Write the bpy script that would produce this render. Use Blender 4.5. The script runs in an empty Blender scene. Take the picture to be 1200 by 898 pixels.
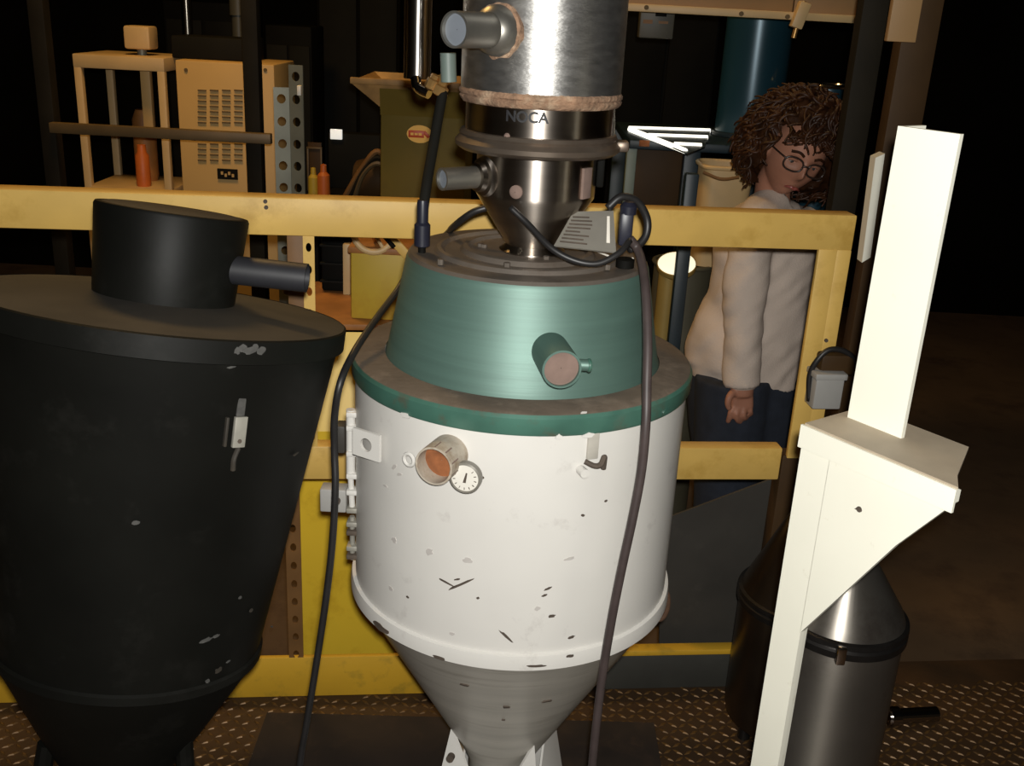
import bpy, bmesh, math, random
import numpy as np
from math import sin, cos, pi, radians, sqrt, atan2
from mathutils import Vector, Matrix, noise

random.seed(7)
S = bpy.context.scene
C = S.collection

# ---------------------------------------------------------------- camera, light
F = 1200.0                       # focal length in pixels of the 1200 x 898 frame
CAM = Vector((0, 0, 1.5))
PITCH, ROLL = radians(20), radians(3)
_f = Vector((0, cos(PITCH), -sin(PITCH)))
_u0 = Vector((0, sin(PITCH), cos(PITCH)))
_r = Vector((1, 0, 0)) * cos(ROLL) + _u0 * sin(ROLL)
_u = _u0 * cos(ROLL) - Vector((1, 0, 0)) * sin(ROLL)
cam = bpy.data.cameras.new('camera')
cam.sensor_width = 36.0
cam.lens = 36.0 * F / 1200.0
cam.clip_start = 0.05
co = bpy.data.objects.new('camera', cam)
co.matrix_world = Matrix(((_r.x, _u.x, -_f.x, 0), (_r.y, _u.y, -_f.y, 0), (_r.z, _u.z, -_f.z, CAM.z), (0, 0, 0, 1)))
C.objects.link(co)
S.camera = co

w = bpy.data.worlds.new('world'); S.world = w
w.use_nodes = True
w.node_tree.nodes['Background'].inputs[0].default_value = (1.0, 0.72, 0.42, 1)
w.node_tree.nodes['Background'].inputs[1].default_value = 0.007

def lamp(name, kind, loc, power, color, size=0.1, aim=None, spread=None):
    l = bpy.data.lights.new(name, kind); l.energy = power; l.color = color
    if kind == 'AREA':
        l.size = size
        if spread: l.spread = spread
    else:
        l.shadow_soft_size = size
    o = bpy.data.objects.new(name, l); o.location = loc; C.objects.link(o)
    if aim is not None:
        o.rotation_euler = (Vector(aim) - Vector(loc)).to_track_quat('-Z', 'Y').to_euler()
    return o

lamp('camera_flash', 'POINT', (0.012, -0.02, 1.545), 128.0, (1.0, 0.985, 0.94), 0.016)
lamp('high_bay_lamp_machines', 'AREA', (-1.1, 3.0, 3.0), 26.0, (1.0, 0.60, 0.20), 0.5, (-1.0, 3.5, 0.5))
lamp('high_bay_lamp_aisle', 'AREA', (0.9, 3.3, 3.0), 9.0, (1.0, 0.70, 0.36), 0.5, (0.7, 3.0, 0.5))
S.view_settings.view_transform = 'Standard'
S.view_settings.look = 'None'
S.view_settings.exposure = 0.0
S.view_settings.gamma = 1.0
S.view_settings.use_curve_mapping = False

# ---------------------------------------------------------------- pixel helpers
def ray(px, py):
    return _f + _r * ((px - 600) / F) + _u * ((449 - py) / F)
def atY(px, py, Y):
    d = ray(px, py); return CAM + d * (Y / d.y)
def atZ(px, py, Z):
    d = ray(px, py); return CAM + d * ((Z - CAM.z) / d.z)
def on_plane(px, py, p0, n):
    d = ray(px, py); return CAM + d * ((p0 - CAM).dot(n) / d.dot(n))
def on_cyl(px, py, cx, cy, R):
    d = ray(px, py)
    ox, oy = CAM.x - cx, CAM.y - cy
    a = d.x ** 2 + d.y ** 2; b = 2 * (ox * d.x + oy * d.y); c = ox * ox + oy * oy - R * R
    q = max(b * b - 4 * a * c, 0)
    t = (-b - sqrt(q)) / (2 * a)
    p = CAM + d * t
    n = Vector((p.x - cx, p.y - cy, 0)).normalized()
    return p, n

# ---------------------------------------------------------------- materials
MATS = {}
def mat(name, col, rough=0.5, metal=0.0, var=0.12, vscale=6.0, dirt=None, dirt_amt=0.5, dscale=4.0,
        bump=0.0, bscale=60.0, stretch=(1, 1, 1), spec=0.5, emit=None, estr=0.0, aniso=0.0, trans=0.0, rvar=0.0):
    m = bpy.data.materials.new(name); m.use_nodes = True
    nt = m.node_tree; N = nt.nodes; L = nt.links
    b = N['Principled BSDF']
    b.inputs['Roughness'].default_value = rough
    b.inputs['Metallic'].default_value = metal
    b.inputs['Specular IOR Level'].default_value = spec
    if trans:
        b.inputs['IOR'].default_value = 1.04
    if aniso:                                  # brushed round the axis: highlights draw out along it
        b.inputs['Anisotropic'].default_value = aniso
        b.inputs['Anisotropic Rotation'].default_value = 0.25
        tg_ = N.new('ShaderNodeTangent'); tg_.direction_type = 'RADIAL'; tg_.axis = 'Z'
        L.new(tg_.outputs['Tangent'], b.inputs['Tangent'])
    if trans:
        b.inputs['Transmission Weight'].default_value = trans
    tc = N.new('ShaderNodeTexCoord'); mp = N.new('ShaderNodeMapping')
    mp.inputs['Scale'].default_value = stretch
    L.new(tc.outputs['Object'], mp.inputs['Vector'])
    n1 = N.new('ShaderNodeTexNoise'); n1.inputs['Scale'].default_value = vscale; n1.inputs['Detail'].default_value = 6
    L.new(mp.outputs['Vector'], n1.inputs['Vector'])
    r1 = N.new('ShaderNodeValToRGB')
    lo = tuple(max(0, c * (1 - var)) for c in col) + (1,)
    hi = tuple(min(1, c * (1 + var)) for c in col) + (1,)
    r1.color_ramp.elements[0].position = 0.3; r1.color_ramp.elements[0].color = lo
    r1.color_ramp.elements[1].position = 0.7; r1.color_ramp.elements[1].color = hi
    L.new(n1.outputs['Fac'], r1.inputs['Fac'])
    out = r1.outputs['Color']
    if dirt:
        n2 = N.new('ShaderNodeTexNoise'); n2.inputs['Scale'].default_value = dscale; n2.inputs['Detail'].default_value = 8
        n2.inputs['Roughness'].default_value = 0.65
        L.new(mp.outputs['Vector'], n2.inputs['Vector'])
        r2 = N.new('ShaderNodeValToRGB')
        r2.color_ramp.elements[0].position = 0.62 - 0.3 * dirt_amt; r2.color_ramp.elements[0].color = (0, 0, 0, 1)
        r2.color_ramp.elements[1].position = 0.80 - 0.2 * dirt_amt; r2.color_ramp.elements[1].color = (1, 1, 1, 1)
        L.new(n2.outputs['Fac'], r2.inputs['Fac'])
        mx = N.new('ShaderNodeMixRGB'); mx.inputs['Color2'].default_value = tuple(dirt) + (1,)
        L.new(r2.outputs['Color'], mx.inputs['Fac']); L.new(out, mx.inputs['Color1'])
        out = mx.outputs['Color']
    L.new(out, b.inputs['Base Color'])
    if rvar:
        mr = N.new('ShaderNodeMapRange')
        mr.inputs['To Min'].default_value = max(0.02, rough - rvar); mr.inputs['To Max'].default_value = min(1, rough + rvar)
        L.new(n1.outputs['Fac'], mr.inputs['Value']); L.new(mr.outputs['Result'], b.inputs['Roughness'])
    if bump:
        n3 = N.new('ShaderNodeTexNoise'); n3.inputs['Scale'].default_value = bscale; n3.inputs['Detail'].default_value = 4
        L.new(mp.outputs['Vector'], n3.inputs['Vector'])
        bp = N.new('ShaderNodeBump'); bp.inputs['Strength'].default_value = bump; bp.inputs['Distance'].default_value = 0.004
        L.new(n3.outputs['Fac'], bp.inputs['Height']); L.new(bp.outputs['Normal'], b.inputs['Normal'])
    if emit:
        b.inputs['Emission Color'].default_value = tuple(emit) + (1,)
        b.inputs['Emission Strength'].default_value = estr
    MATS[name] = m
    return m

BR = (0.13, 0.09, 0.055)
mat('white_shell', (0.655, 0.635, 0.595), 0.40, var=0.04, vscale=5, dirt=(0.46, 0.43, 0.40), dirt_amt=0.02, dscale=14, bump=0.05, bscale=25)
mat('cone_grey', (0.52, 0.49, 0.43), 0.36, 0.15, var=0.12, vscale=3, stretch=(1, 1, 14), dirt=(0.36, 0.33, 0.28), dirt_amt=0.25, dscale=5)
mat('stain_soft', (0.50, 0.47, 0.44), 0.6, var=0.1, vscale=60)
mat('chip', (0.08, 0.06, 0.045), 0.8, var=0.3, vscale=40)
mat('green_metal', (0.098, 0.178, 0.148), 0.53, 0.42, spec=0.9, var=0.10, vscale=2.5, stretch=(1, 1, 30), bump=0.06, bscale=8)
mat('green_rim', (0.050, 0.130, 0.098), 0.34, 0.0, spec=0.7, var=0.25, vscale=12, dirt=(0.10, 0.075, 0.05), dirt_amt=0.3, dscale=16)
mat('dust_brown', (0.115, 0.088, 0.064), 0.85, var=0.25, vscale=9, dirt=(0.20, 0.155, 0.115), dirt_amt=0.35, dscale=12, bump=0.25, bscale=90)
mat('dust_lid', (0.16, 0.135, 0.112), 0.45, 0.4, var=0.2, vscale=8, dirt=(0.10, 0.075, 0.055), dirt_amt=0.4, dscale=7, bump=0.1, bscale=60)
mat('steel', (0.42, 0.37, 0.32), 0.34, 1.0, aniso=0.85, var=0.12, vscale=5, stretch=(1, 1, 10), dirt=(0.26, 0.21, 0.17), dirt_amt=0.0, dscale=6)
mat('ring_dull', (0.17, 0.135, 0.105), 0.42, 0.7, var=0.25, vscale=14, dirt=(0.13, 0.09, 0.065), dirt_amt=0.4, dscale=10)
mat('galv', (0.52, 0.51, 0.49), 0.42, 0.95, aniso=0.55, var=0.14, vscale=40, stretch=(1, 1, 3), bump=0.10, bscale=120, rvar=0.08)
mat('steel_dark', (0.20, 0.18, 0.15), 0.26, 1.0, var=0.25, vscale=6)
mat('pipe_steel', (0.30, 0.285, 0.25), 0.38, 0.85, var=0.2, vscale=14)
mat('pipe_end', (0.185, 0.205, 0.235), 0.55, 0.2, var=0.12, vscale=20)
mat('dust_fibre', (0.26, 0.155, 0.095), 0.95, var=0.35, vscale=45, dirt=(0.46, 0.34, 0.23), dirt_amt=0.35, dscale=30, bump=0.8, bscale=160)
mat('nozzle_dirty', (0.44, 0.385, 0.31), 0.6, var=0.3, vscale=28, dirt=(0.22, 0.15, 0.09), dirt_amt=0.5, dscale=30)
mat('hook_rust', (0.075, 0.036, 0.018), 0.8, var=0.4, vscale=40)
mat('rust', (0.26, 0.09, 0.03), 0.9, var=0.4, vscale=40)
mat('pink_dust', (0.20, 0.135, 0.11), 0.9, var=0.2, vscale=30)
mat('gauge_face', (0.72, 0.69, 0.62), 0.4, var=0.06, vscale=30)
mat('black_paint', (0.0045, 0.0045, 0.0036), 0.52, spec=0.14, var=0.3, vscale=5, dirt=(0.011, 0.0105, 0.009), dirt_amt=0.2, dscale=9, bump=0.12, bscale=14)
mat('pipe_black', (0.017, 0.017, 0.020), 0.5, var=0.3, vscale=12)
mat('black_lid', (0.026, 0.021, 0.015), 0.7, var=0.35, vscale=7, dirt=(0.050, 0.040, 0.027), dirt_amt=0.55, dscale=6)
mat('scuff', (0.06, 0.058, 0.053), 0.8, var=0.4, vscale=60)
mat('latch_grey', (0.33, 0.315, 0.27), 0.5, 0.3, var=0.2, vscale=30)
mat('rubber', (0.014, 0.013, 0.013), 0.45, var=0.2, vscale=30)
mat('rubber_brown', (0.050, 0.036, 0.034), 0.5, var=0.2, vscale=30)
mat('yellow_rail', (0.70, 0.45, 0.115), 0.5, var=0.10, vscale=7, dirt=(0.52, 0.31, 0.06), dirt_amt=0.3, dscale=9, bump=0.05, bscale=40)
mat('yellow_panel', (0.90, 0.60, 0.045), 0.34, spec=0.24, var=0.06, vscale=3, dirt=(0.62, 0.36, 0.02), dirt_amt=0.3, dscale=5)
mat('yellow_toe', (0.58, 0.33, 0.02), 0.6, var=0.1, vscale=5, dirt=(0.30, 0.20, 0.02), dirt_amt=0.3, dscale=14)
mat('toe_grey', (0.035, 0.034, 0.028), 0.7, var=0.25, vscale=8, dirt=(0.10, 0.085, 0.05), dirt_amt=0.3)
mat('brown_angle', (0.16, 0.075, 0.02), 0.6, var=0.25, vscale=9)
mat('floor_plate', (0.060, 0.032, 0.014), 0.55, 0.3, var=0.35, vscale=3.5, dirt=(0.04, 0.024, 0.013), dirt_amt=0.5, dscale=3, bump=0.2, bscale=70)
mat('floor_lug', (0.13, 0.068, 0.020), 0.45, 0.4, var=0.3, vscale=20)
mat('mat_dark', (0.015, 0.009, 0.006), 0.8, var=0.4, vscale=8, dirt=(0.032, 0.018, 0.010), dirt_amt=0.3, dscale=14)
mat('concrete', (0.12, 0.075, 0.04), 0.8, var=0.3, vscale=2, dirt=(0.06, 0.035, 0.02), dirt_amt=0.4)
mat('wall_dark', (0.0045, 0.0038, 0.0025), 0.9, spec=0.05, var=0.4, vscale=1.5)
mat('sheet_grey', (0.040, 0.036, 0.030), 0.6, var=0.2, vscale=6, dirt=(0.065, 0.058, 0.048), dirt_amt=0.15, dscale=9)
mat('stand_white', (0.84, 0.82, 0.70), 0.45, var=0.03, vscale=6, dirt=(0.6, 0.55, 0.42), dirt_amt=0.02, dscale=20)
mat('ledge_beige', (0.40, 0.33, 0.24), 0.6, var=0.12, vscale=14)
mat('canister', (0.30, 0.275, 0.24), 0.40, 0.9, aniso=0.75, var=0.2, vscale=4, dirt=(0.14, 0.11, 0.095), dirt_amt=0.3, dscale=5)
mat('canister_dark', (0.085, 0.062, 0.042), 0.30, 0.9, var=0.35, vscale=5)
mat('band_dark', (0.035, 0.032, 0.03), 0.35, 0.8, var=0.3, vscale=20)
mat('cabinet_beige', (0.56, 0.36, 0.135), 0.55, var=0.05, vscale=4)
mat('louver_dark', (0.12, 0.08, 0.035), 0.8, var=0.1)
mat('cream', (0.55, 0.38, 0.18), 0.5, var=0.1, vscale=6)
mat('duct_beige', (0.30, 0.175, 0.07), 0.6, var=0.1, vscale=4)
mat('strut_grey', (0.20, 0.205, 0.165), 0.5, 0.35, var=0.2, vscale=10)
mat('post_dark', (0.013, 0.0100, 0.0055), 0.7, spec=0.15, var=0.25, vscale=8)
mat('post_brown', (0.050, 0.026, 0.009), 0.6, spec=0.2, var=0.25, vscale=5)
mat('bar_tan', (0.12, 0.078, 0.033), 0.5, 0.2, var=0.2, vscale=8)
mat('machine_dark', (0.0040, 0.0038, 0.0030), 0.7, spec=0.10, var=0.35, vscale=5)
mat('machine_charcoal', (0.0085, 0.0080, 0.0062), 0.7, spec=0.12, var=0.2, vscale=6)
mat('olive', (0.115, 0.078, 0.008), 0.65, spec=0.25, var=0.15, vscale=4, dirt=(0.085, 0.05, 0.008), dirt_amt=0.3)
mat('tan_lip', (0.27, 0.15, 0.045), 0.6, var=0.3, vscale=20)
mat('orange', (0.55, 0.13, 0.02), 0.5, var=0.1)
mat('red_sign', (0.50, 0.06, 0.01), 0.5, var=0.05)
mat('yellow_sign', (0.80, 0.42, 0.05), 0.5, var=0.05)
mat('chrome', (0.60, 0.56, 0.52), 0.16, 1.0, var=0.08)
mat('chrome_tube', (0.42, 0.39, 0.36), 0.30, 1.0, aniso=0.85, var=0.08)
mat('brass', (0.45, 0.26, 0.09), 0.4, 0.8, var=0.25, vscale=30)
mat('teal_pale', (0.14, 0.18, 0.16), 0.5, var=0.15, vscale=8)
mat('olive_yellow', (0.50, 0.34, 0.03), 0.55, var=0.12, vscale=4, dirt=(0.36, 0.19, 0.02), dirt_amt=0.4, dscale=4)
mat('bench_brown', (0.36, 0.15, 0.035), 0.6, var=0.3, vscale=6, dirt=(0.14, 0.05, 0.02), dirt_amt=0.4)
mat('blue_tank', (0.014, 0.052, 0.078), 0.30, 0.25, var=0.1, vscale=4)
mat('blue_frame', (0.007, 0.019, 0.028), 0.45, var=0.15)
mat('reflection_glow', (0.9, 0.9, 0.85), 0.4, emit=(1.0, 0.97, 0.84), estr=1.6)  # emission standing in for lamp reflections on the table top
mat('work_lamp', (0.9, 0.88, 0.75), 0.4, emit=(1.0, 0.95, 0.74), estr=0.75)
mat('glowing_label', (0.85, 0.85, 0.82), 0.5, emit=(1, 1, 0.95), estr=0.55)  # white label with brightness put in as emission, not a lamp
mat('box_grey', (0.34, 0.33, 0.31), 0.5, var=0.08)
mat('box_dim', (0.060, 0.056, 0.042), 0.5, var=0.1)
mat('tan_drum', (0.32, 0.22, 0.06), 0.5, 0.2, var=0.2, vscale=5)
mat('olive_dark', (0.075, 0.068, 0.042), 0.6, var=0.2)
mat('skin', (0.36, 0.165, 0.105), 0.5, var=0.08, vscale=14, spec=0.3)
mat('lip', (0.27, 0.065, 0.05), 0.4)
mat('hair', (0.034, 0.0115, 0.0035), 0.5, var=0.45, vscale=22, spec=0.3)
mat('knit', (0.60, 0.50, 0.425), 0.9, var=0.05, vscale=10, bump=0.35, bscale=260, spec=0.15)
mat('denim', (0.016, 0.021, 0.033), 0.9, var=0.2, vscale=30, bump=0.2, bscale=200)
m = mat('lens', (0.9, 0.9, 0.9), 0.05, var=0.0)                     # thin clear lens: mostly see-through with a faint gloss
nt = m.node_tree; gl_, tr_, mx_ = nt.nodes.new('ShaderNodeBsdfGlossy'), nt.nodes.new('ShaderNodeBsdfTransparent'), nt.nodes.new('ShaderNodeMixShader')
gl_.inputs['Roughness'].default_value = 0.05; mx_.inputs['Fac'].default_value = 0.06
nt.links.new(tr_.outputs[0], mx_.inputs[1]); nt.links.new(gl_.outputs[0], mx_.inputs[2]); nt.links.new(mx_.outputs[0], nt.nodes['Material Output'].inputs['Surface'])
mat('glasses_frame', (0.03, 0.018, 0.014), 0.3)
mat('eye_white', (0.30, 0.26, 0.23), 0.3)
mat('ink', (0.012, 0.012, 0.014), 0.6)
mat('paper', (0.22, 0.205, 0.175), 0.4, 0.2, var=0.08, vscale=20)
mat('white_wire', (0.80, 0.75, 0.66), 0.5)
mat('blue_black', (0.012, 0.013, 0.024), 0.4)
mat('black_shoe', (0.015, 0.014, 0.013), 0.4)

# ---------------------------------------------------------------- mesh helpers
WLOC = {}
def obj(name, bm, m, parent=None, smooth=True, angle=35, recalc=True):
    if isinstance(bm, bmesh.types.BMesh):
        if recalc:
            bmesh.ops.recalc_face_normals(bm, faces=bm.faces[:])
            if len(bm.faces) > 30 and any(e.is_boundary for e in bm.edges):     # open shells face outwards
                cc = Vector()
                for v in bm.verts: cc += v.co
                cc /= len(bm.verts)
                if sum((f.calc_center_median() - cc).dot(f.normal) * f.calc_area() for f in bm.faces) < 0:
                    bmesh.ops.reverse_faces(bm, faces=bm.faces[:])
        me = bpy.data.meshes.new(name); bm.to_mesh(me); bm.free()
    else:
        me = bm
    if len(me.vertices):
        q = np.empty(len(me.vertices) * 3, np.float32); me.vertices.foreach_get('co', q); q = q.reshape(-1, 3)
        lo, hi = q.min(0), q.max(0)
        c = Vector(((float(lo[0]) + float(hi[0])) / 2, (float(lo[1]) + float(hi[1])) / 2, float(lo[2])))
    else:
        c = Vector()
    me.transform(Matrix.Translation(-c))
    if smooth:
        me.shade_smooth()
        if angle:
            me.set_sharp_from_angle(angle=radians(angle))
    me.materials.clear(); me.materials.append(MATS[m])
    o = bpy.data.objects.new(name, me); C.objects.link(o)
    if parent is not None:
        o.parent = parent; o.location = c - WLOC[parent.name]
    else:
        o.location = c
    WLOC[o.name] = c.copy()
    return o
def thing(name, label, cat, loc=(0, 0, 0), group=None):
    o = bpy.data.objects.new(name, None); o.empty_display_size = 0.05
    C.objects.link(o); o.location = loc
    o['label'] = label; o['category'] = cat
    if group: o['group'] = group
    WLOC[o.name] = Vector(loc)
    return o
def tag(o, label, cat, group=None):
    o['label'] = label; o['category'] = cat
    if group: o['group'] = group
    return o
def struct(o, label=None):
    o['kind'] = 'structure'
    if label: o['label'] = label
    return o
BM = bmesh.new

def add_box(bm, c, s, rot=None, bev=0.0):
    t = bmesh.ops.create_cube(bm, size=1.0)
    vs = t['verts']
    M = Matrix.Translation(Vector(c)) @ (rot.to_4x4() if rot else Matrix()) @ Matrix.Diagonal((s[0], s[1], s[2], 1))
    bmesh.ops.transform(bm, matrix=M, verts=vs)
    if bev:
        es = list({e for v in vs for e in v.link_edges})
        bmesh.ops.bevel(bm, geom=es, offset=bev, segments=2, affect='EDGES', profile=0.5)
    return bm
def box(c, s, rot=None, bev=0.0):
    return add_box(BM(), c, s, rot, bev)
def basis(z, x=None):
    z = Vector(z).normalized()
    if x is None:
        x = Vector((0, 0, 1)) if abs(z.z) < 0.9 else Vector((1, 0, 0))
        y = z.cross(x).normalized(); x = y.cross(z).normalized()
    else:
        x = Vector(x); x = (x - z * x.dot(z)).normalized(); y = z.cross(x).normalized()
    return Matrix((x, y, z)).transposed()
def add_lathe(bm, prof, origin=(0, 0, 0), axis=(0, 0, 1), seg=72, cap0=False, cap1=False, jitter=None):
    B = basis(axis) if tuple(axis) != (0, 0, 1) else Matrix.Identity(3)
    O = Vector(origin); rings = []
    for k, (r, z) in enumerate(prof):
        ring = []
        for i in range(seg):
            a = 2 * pi * i / seg
            rr = r + (jitter(a, k) if jitter else 0)
            ring.append(bm.verts.new(O + B @ Vector((rr * cos(a), rr * sin(a), z))))
        rings.append(ring)
    for a, b in zip(rings, rings[1:]):
        for i in range(seg):
            j = (i + 1) % seg
            bm.faces.new((a[i], a[j], b[j], b[i]))
    if cap0: bm.faces.new(rings[0][::-1])
    if cap1: bm.faces.new(rings[-1])
    return bm
def lathe(prof, origin=(0, 0, 0), axis=(0, 0, 1), seg=72, cap0=False, cap1=False, jitter=None):
    return add_lathe(BM(), prof, origin, axis, seg, cap0, cap1, jitter)
def cyl(p0, p1, r0, r1=None, seg=32):
    p0, p1 = Vector(p0), Vector(p1); r1 = r0 if r1 is None else r1
    return lathe([(r0, 0), (r1, (p1 - p0).length)], p0, p1 - p0, seg, True, True)
def add_cyl(bm, p0, p1, r0, r1=None, seg=24):
    p0, p1 = Vector(p0), Vector(p1); r1 = r0 if r1 is None else r1
    return add_lathe(bm, [(r0, 0), (r1, (p1 - p0).length)], p0, p1 - p0, seg, True, True)
def spline(pts, n=8):
    pts = [Vector(p) for p in pts]; P = [pts[0] * 2 - pts[1]] + pts + [pts[-1] * 2 - pts[-2]]
    out = []
    for i in range(1, len(P) - 2):
        for k in range(n):
            t = k / n; a, b, c, d = P[i - 1], P[i], P[i + 1], P[i + 2]
            out.append(0.5 * ((2 * b) + (c - a) * t + (2 * a - 5 * b + 4 * c - d) * t * t + (3 * b - a - 3 * c + d) * t ** 3))
    out.append(pts[-1]); return out
def add_tube(bm, pts, r, seg=12, n=8, caps=True, smooth=True):
    P = spline(pts, n) if smooth else [Vector(p) for p in pts]
    m = len(P); rad = r if callable(r) else (lambda t: r)
    rings = []; up = None
    for i, p in enumerate(P):
        d = (P[min(i + 1, m - 1)] - P[max(i - 1, 0)]).normalized()
        if up is None:
            up = d.orthogonal().normalized()
        up = (up - d * up.dot(d))
        up = up.normalized() if up.length > 1e-6 else d.orthogonal().normalized()
        s = d.cross(up); R = rad(i / (m - 1))
        rings.append([bm.verts.new(p + up * R * cos(2 * pi * k / seg) + s * R * sin(2 * pi * k / seg)) for k in range(seg)])
    for a, b in zip(rings, rings[1:]):
        for k in range(seg):
            j = (k + 1) % seg
            bm.faces.new((a[k], a[j], b[j], b[k]))
    if caps:
        bm.faces.new(rings[0][::-1]); bm.faces.new(rings[-1])
    return bm
def tube(pts, r, seg=12, n=8, smooth=True):
    return add_tube(BM(), pts, r, seg, n, True, smooth)
def add_torus(bm, c, axis, R, r, seg=40, ms=10):
    B = basis(axis); c = Vector(c); rings = []
    for i in range(seg):
        a = 2 * pi * i / seg
        rings.append([bm.verts.new(c + B @ Vector(((R + r * cos(t)) * cos(a), (R + r * cos(t)) * sin(a), r * sin(t))))
                      for t in [2 * pi * k / ms for k in range(ms)]])
    for i in range(seg):
        a, b = rings[i], rings[(i + 1) % seg]
        for k in range(ms):
            j = (k + 1) % ms
            bm.faces.new((a[k], b[k], b[j], a[j]))
    return bm
def torus(c, axis, R, r, seg=40, ms=10):
    return add_torus(BM(), c, axis, R, r, seg, ms)
def slab(pts, thick, n=None):
    """polygon of world points pushed back by thick along n"""
    bm = BM(); pts = [Vector(p) for p in pts]
    if n is None:
        n = (pts[1] - pts[0]).cross(pts[2] - pts[0]).normalized()
    n = Vector(n)
    a = [bm.verts.new(p) for p in pts]; b = [bm.verts.new(p + n * thick) for p in pts]
    bm.faces.new(a); bm.faces.new(b[::-1])
    for i in range(len(a)):
        j = (i + 1) % len(a); bm.faces.new((a[i], b[i], b[j], a[j]))
    return bm
def perforated(o, ux, uy, w, h, hole, n, thick, hole_h=None):
    """strip of n cells, each w x h with an oval hole; o = lower-left corner"""
    bm = BM(); ux, uy, o = Vector(ux).normalized(), Vector(uy).normalized(), Vector(o)
    hole_h = hole_h or hole
    for k in range(n):
        c = o + ux * (w / 2) + uy * (h * (k + .5)); inn = []; out = []
        for i in range(16):
            a = 2 * pi * i / 16; cs, sn = cos(a), sin(a); m = max(abs(cs), abs(sn))
            inn.append(bm.verts.new(c + ux * hole * cs + uy * hole_h * sn))
            out.append(bm.verts.new(c + ux * (w / 2 * cs / m) + uy * (h / 2 * sn / m)))
        for i in range(16):
            j = (i + 1) % 16; bm.faces.new((inn[i], out[i], out[j], inn[j]))
    bmesh.ops.remove_doubles(bm, verts=bm.verts[:], dist=1e-5)
    bmesh.ops.recalc_face_normals(bm, faces=bm.faces[:])
    bmesh.ops.solidify(bm, geom=bm.faces[:], thickness=thick)
    return bm
def blob_patch(p, n, w, h, seed, lift=0.0008, up=(0, 0, 1), cyl_c=None, ang=0.0, thick=0.0006):
    """ragged chip of paint lying on a surface"""
    rnd = random.Random(seed); bm = BM(); n = Vector(n).normalized()
    s = Vector(up).cross(n).normalized(); t = n.cross(s)
    vs = []
    for i in range(12):
        a = 2 * pi * i / 12; q = 0.7 + 0.5 * rnd.random()
        x, y = w / 2 * cos(a) * q, h / 2 * sin(a) * q
        x, y = x * cos(ang) - y * sin(ang), x * sin(ang) + y * cos(ang)
        v = p + s * x + t * y
        if cyl_c:
            cx, cy, R = cyl_c
            d = Vector((v.x - cx, v.y - cy, 0)).normalized(); v = Vector((cx + d.x * R, cy + d.y * R, v.z))
        vs.append(v)
    a = [bm.verts.new(v + n * lift) for v in vs]; b = [bm.verts.new(v - n * thick) for v in vs]
    ctr = bm.verts.new(sum(vs, Vector()) / 12 + n * lift)
    for i in range(12):
        j = (i + 1) % 12
        bm.faces.new((a[i], a[j], ctr)); bm.faces.new((a[i], b[i], b[j], a[j]))
    return bm
def text_mesh(body, size, bold=0.0):
    cu = bpy.data.curves.new('lettering', 'FONT'); cu.body = body; cu.size = size; cu.offset = bold
    cu.align_x = 'CENTER'; cu.align_y = 'CENTER'; cu.extrude = 0.0004
    o = bpy.data.objects.new('lettering', cu); C.objects.link(o)
    bpy.context.view_layer.update()
    me = bpy.data.meshes.new_from_object(o.evaluated_get(bpy.context.evaluated_depsgraph_get()))
    bpy.data.objects.remove(o); return me
def to_bm(me):
    bm = BM(); bm.from_mesh(me); return bm

# ================================================================ SETTING
RS = 0.12                                   # the railing runs a little away from us to the right
def railY(x): return 2.03 + RS * x
RD = Vector((1, RS, 0)).normalized()        # along the railing
RN = Vector((RS, -1, 0)).normalized()       # towards the camera side

def rail_pt(px, py, off=0.0):
    return on_plane(px, py, Vector((0, 2.03, 0)) + RN * off, RN)

# platform floor
EX0, EX1 = -2.2, 2.2
fl = slab([(EX0, -0.8, 0), (EX1, -0.8, 0), (EX1, railY(EX1) + .06, 0), (EX0, railY(EX0) + .06, 0)], 0.12, (0, 0, -1))
floor = struct(obj('floor', fl, 'floor_plate', smooth=False), 'brown rusty tread plate platform floor')
# raised lugs of the tread plate
lg = BM()
def lug(bm, x, y, a):
    c, s = cos(a), sin(a); L, W, H = 0.0135, 0.0042, 0.0024
    def P(u, v, z): return bm.verts.new((x + u * c - v * s, y + u * s + v * c, z))
    b = [P(-L, 0, -.0003), P(0, -W, -.0003), P(L, 0, -.0003), P(0, W, -.0003)]
    t = [P(-L * .55, 0, H), P(0, -W * .5, H), P(L * .55, 0, H), P(0, W * .5, H)]
    bm.faces.new(t)
    for i in range(4):
        j = (i + 1) % 4; bm.faces.new((b[i], b[j], t[j], t[i]))
yy = 0.95; row = 0
while yy < 2.3:
    xx = -1.6
    i = 0
    while xx < 1.5:
        if yy < railY(xx) - .03:
            lug(lg, xx, yy, radians(38) if (i + row) % 2 else radians(-38))
        xx += 0.0225; i += 1
    yy += 0.0225; row += 1
o = obj('tread_lug', lg, 'floor_lug', floor, smooth=False); o['kind'] = 'stuff'
# floor of the hall below, walls and ceiling
struct(obj('floor_lower', slab([(-6, -2, -.35), (6, -2, -.35), (6, 7, -.35), (-6, 7, -.35)], 0.2, (0, 0, -1)), 'concrete', smooth=False))
struct(obj('wall_back', box((0, 7.05, 1.5), (12, .1, 3.9)), 'wall_dark', smooth=False))
struct(obj('wall_left', box((-6.05, 2.5, 1.5), (.1, 9.2, 3.9)), 'wall_dark', smooth=False))
struct(obj('wall_right', box((6.05, 2.5, 1.5), (.1, 9.2, 3.9)), 'wall_dark', smooth=False))
struct(obj('ceiling', box((0, 2.5, 3.45), (12.2, 9.2, .1)), 'wall_dark', smooth=False))

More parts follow.
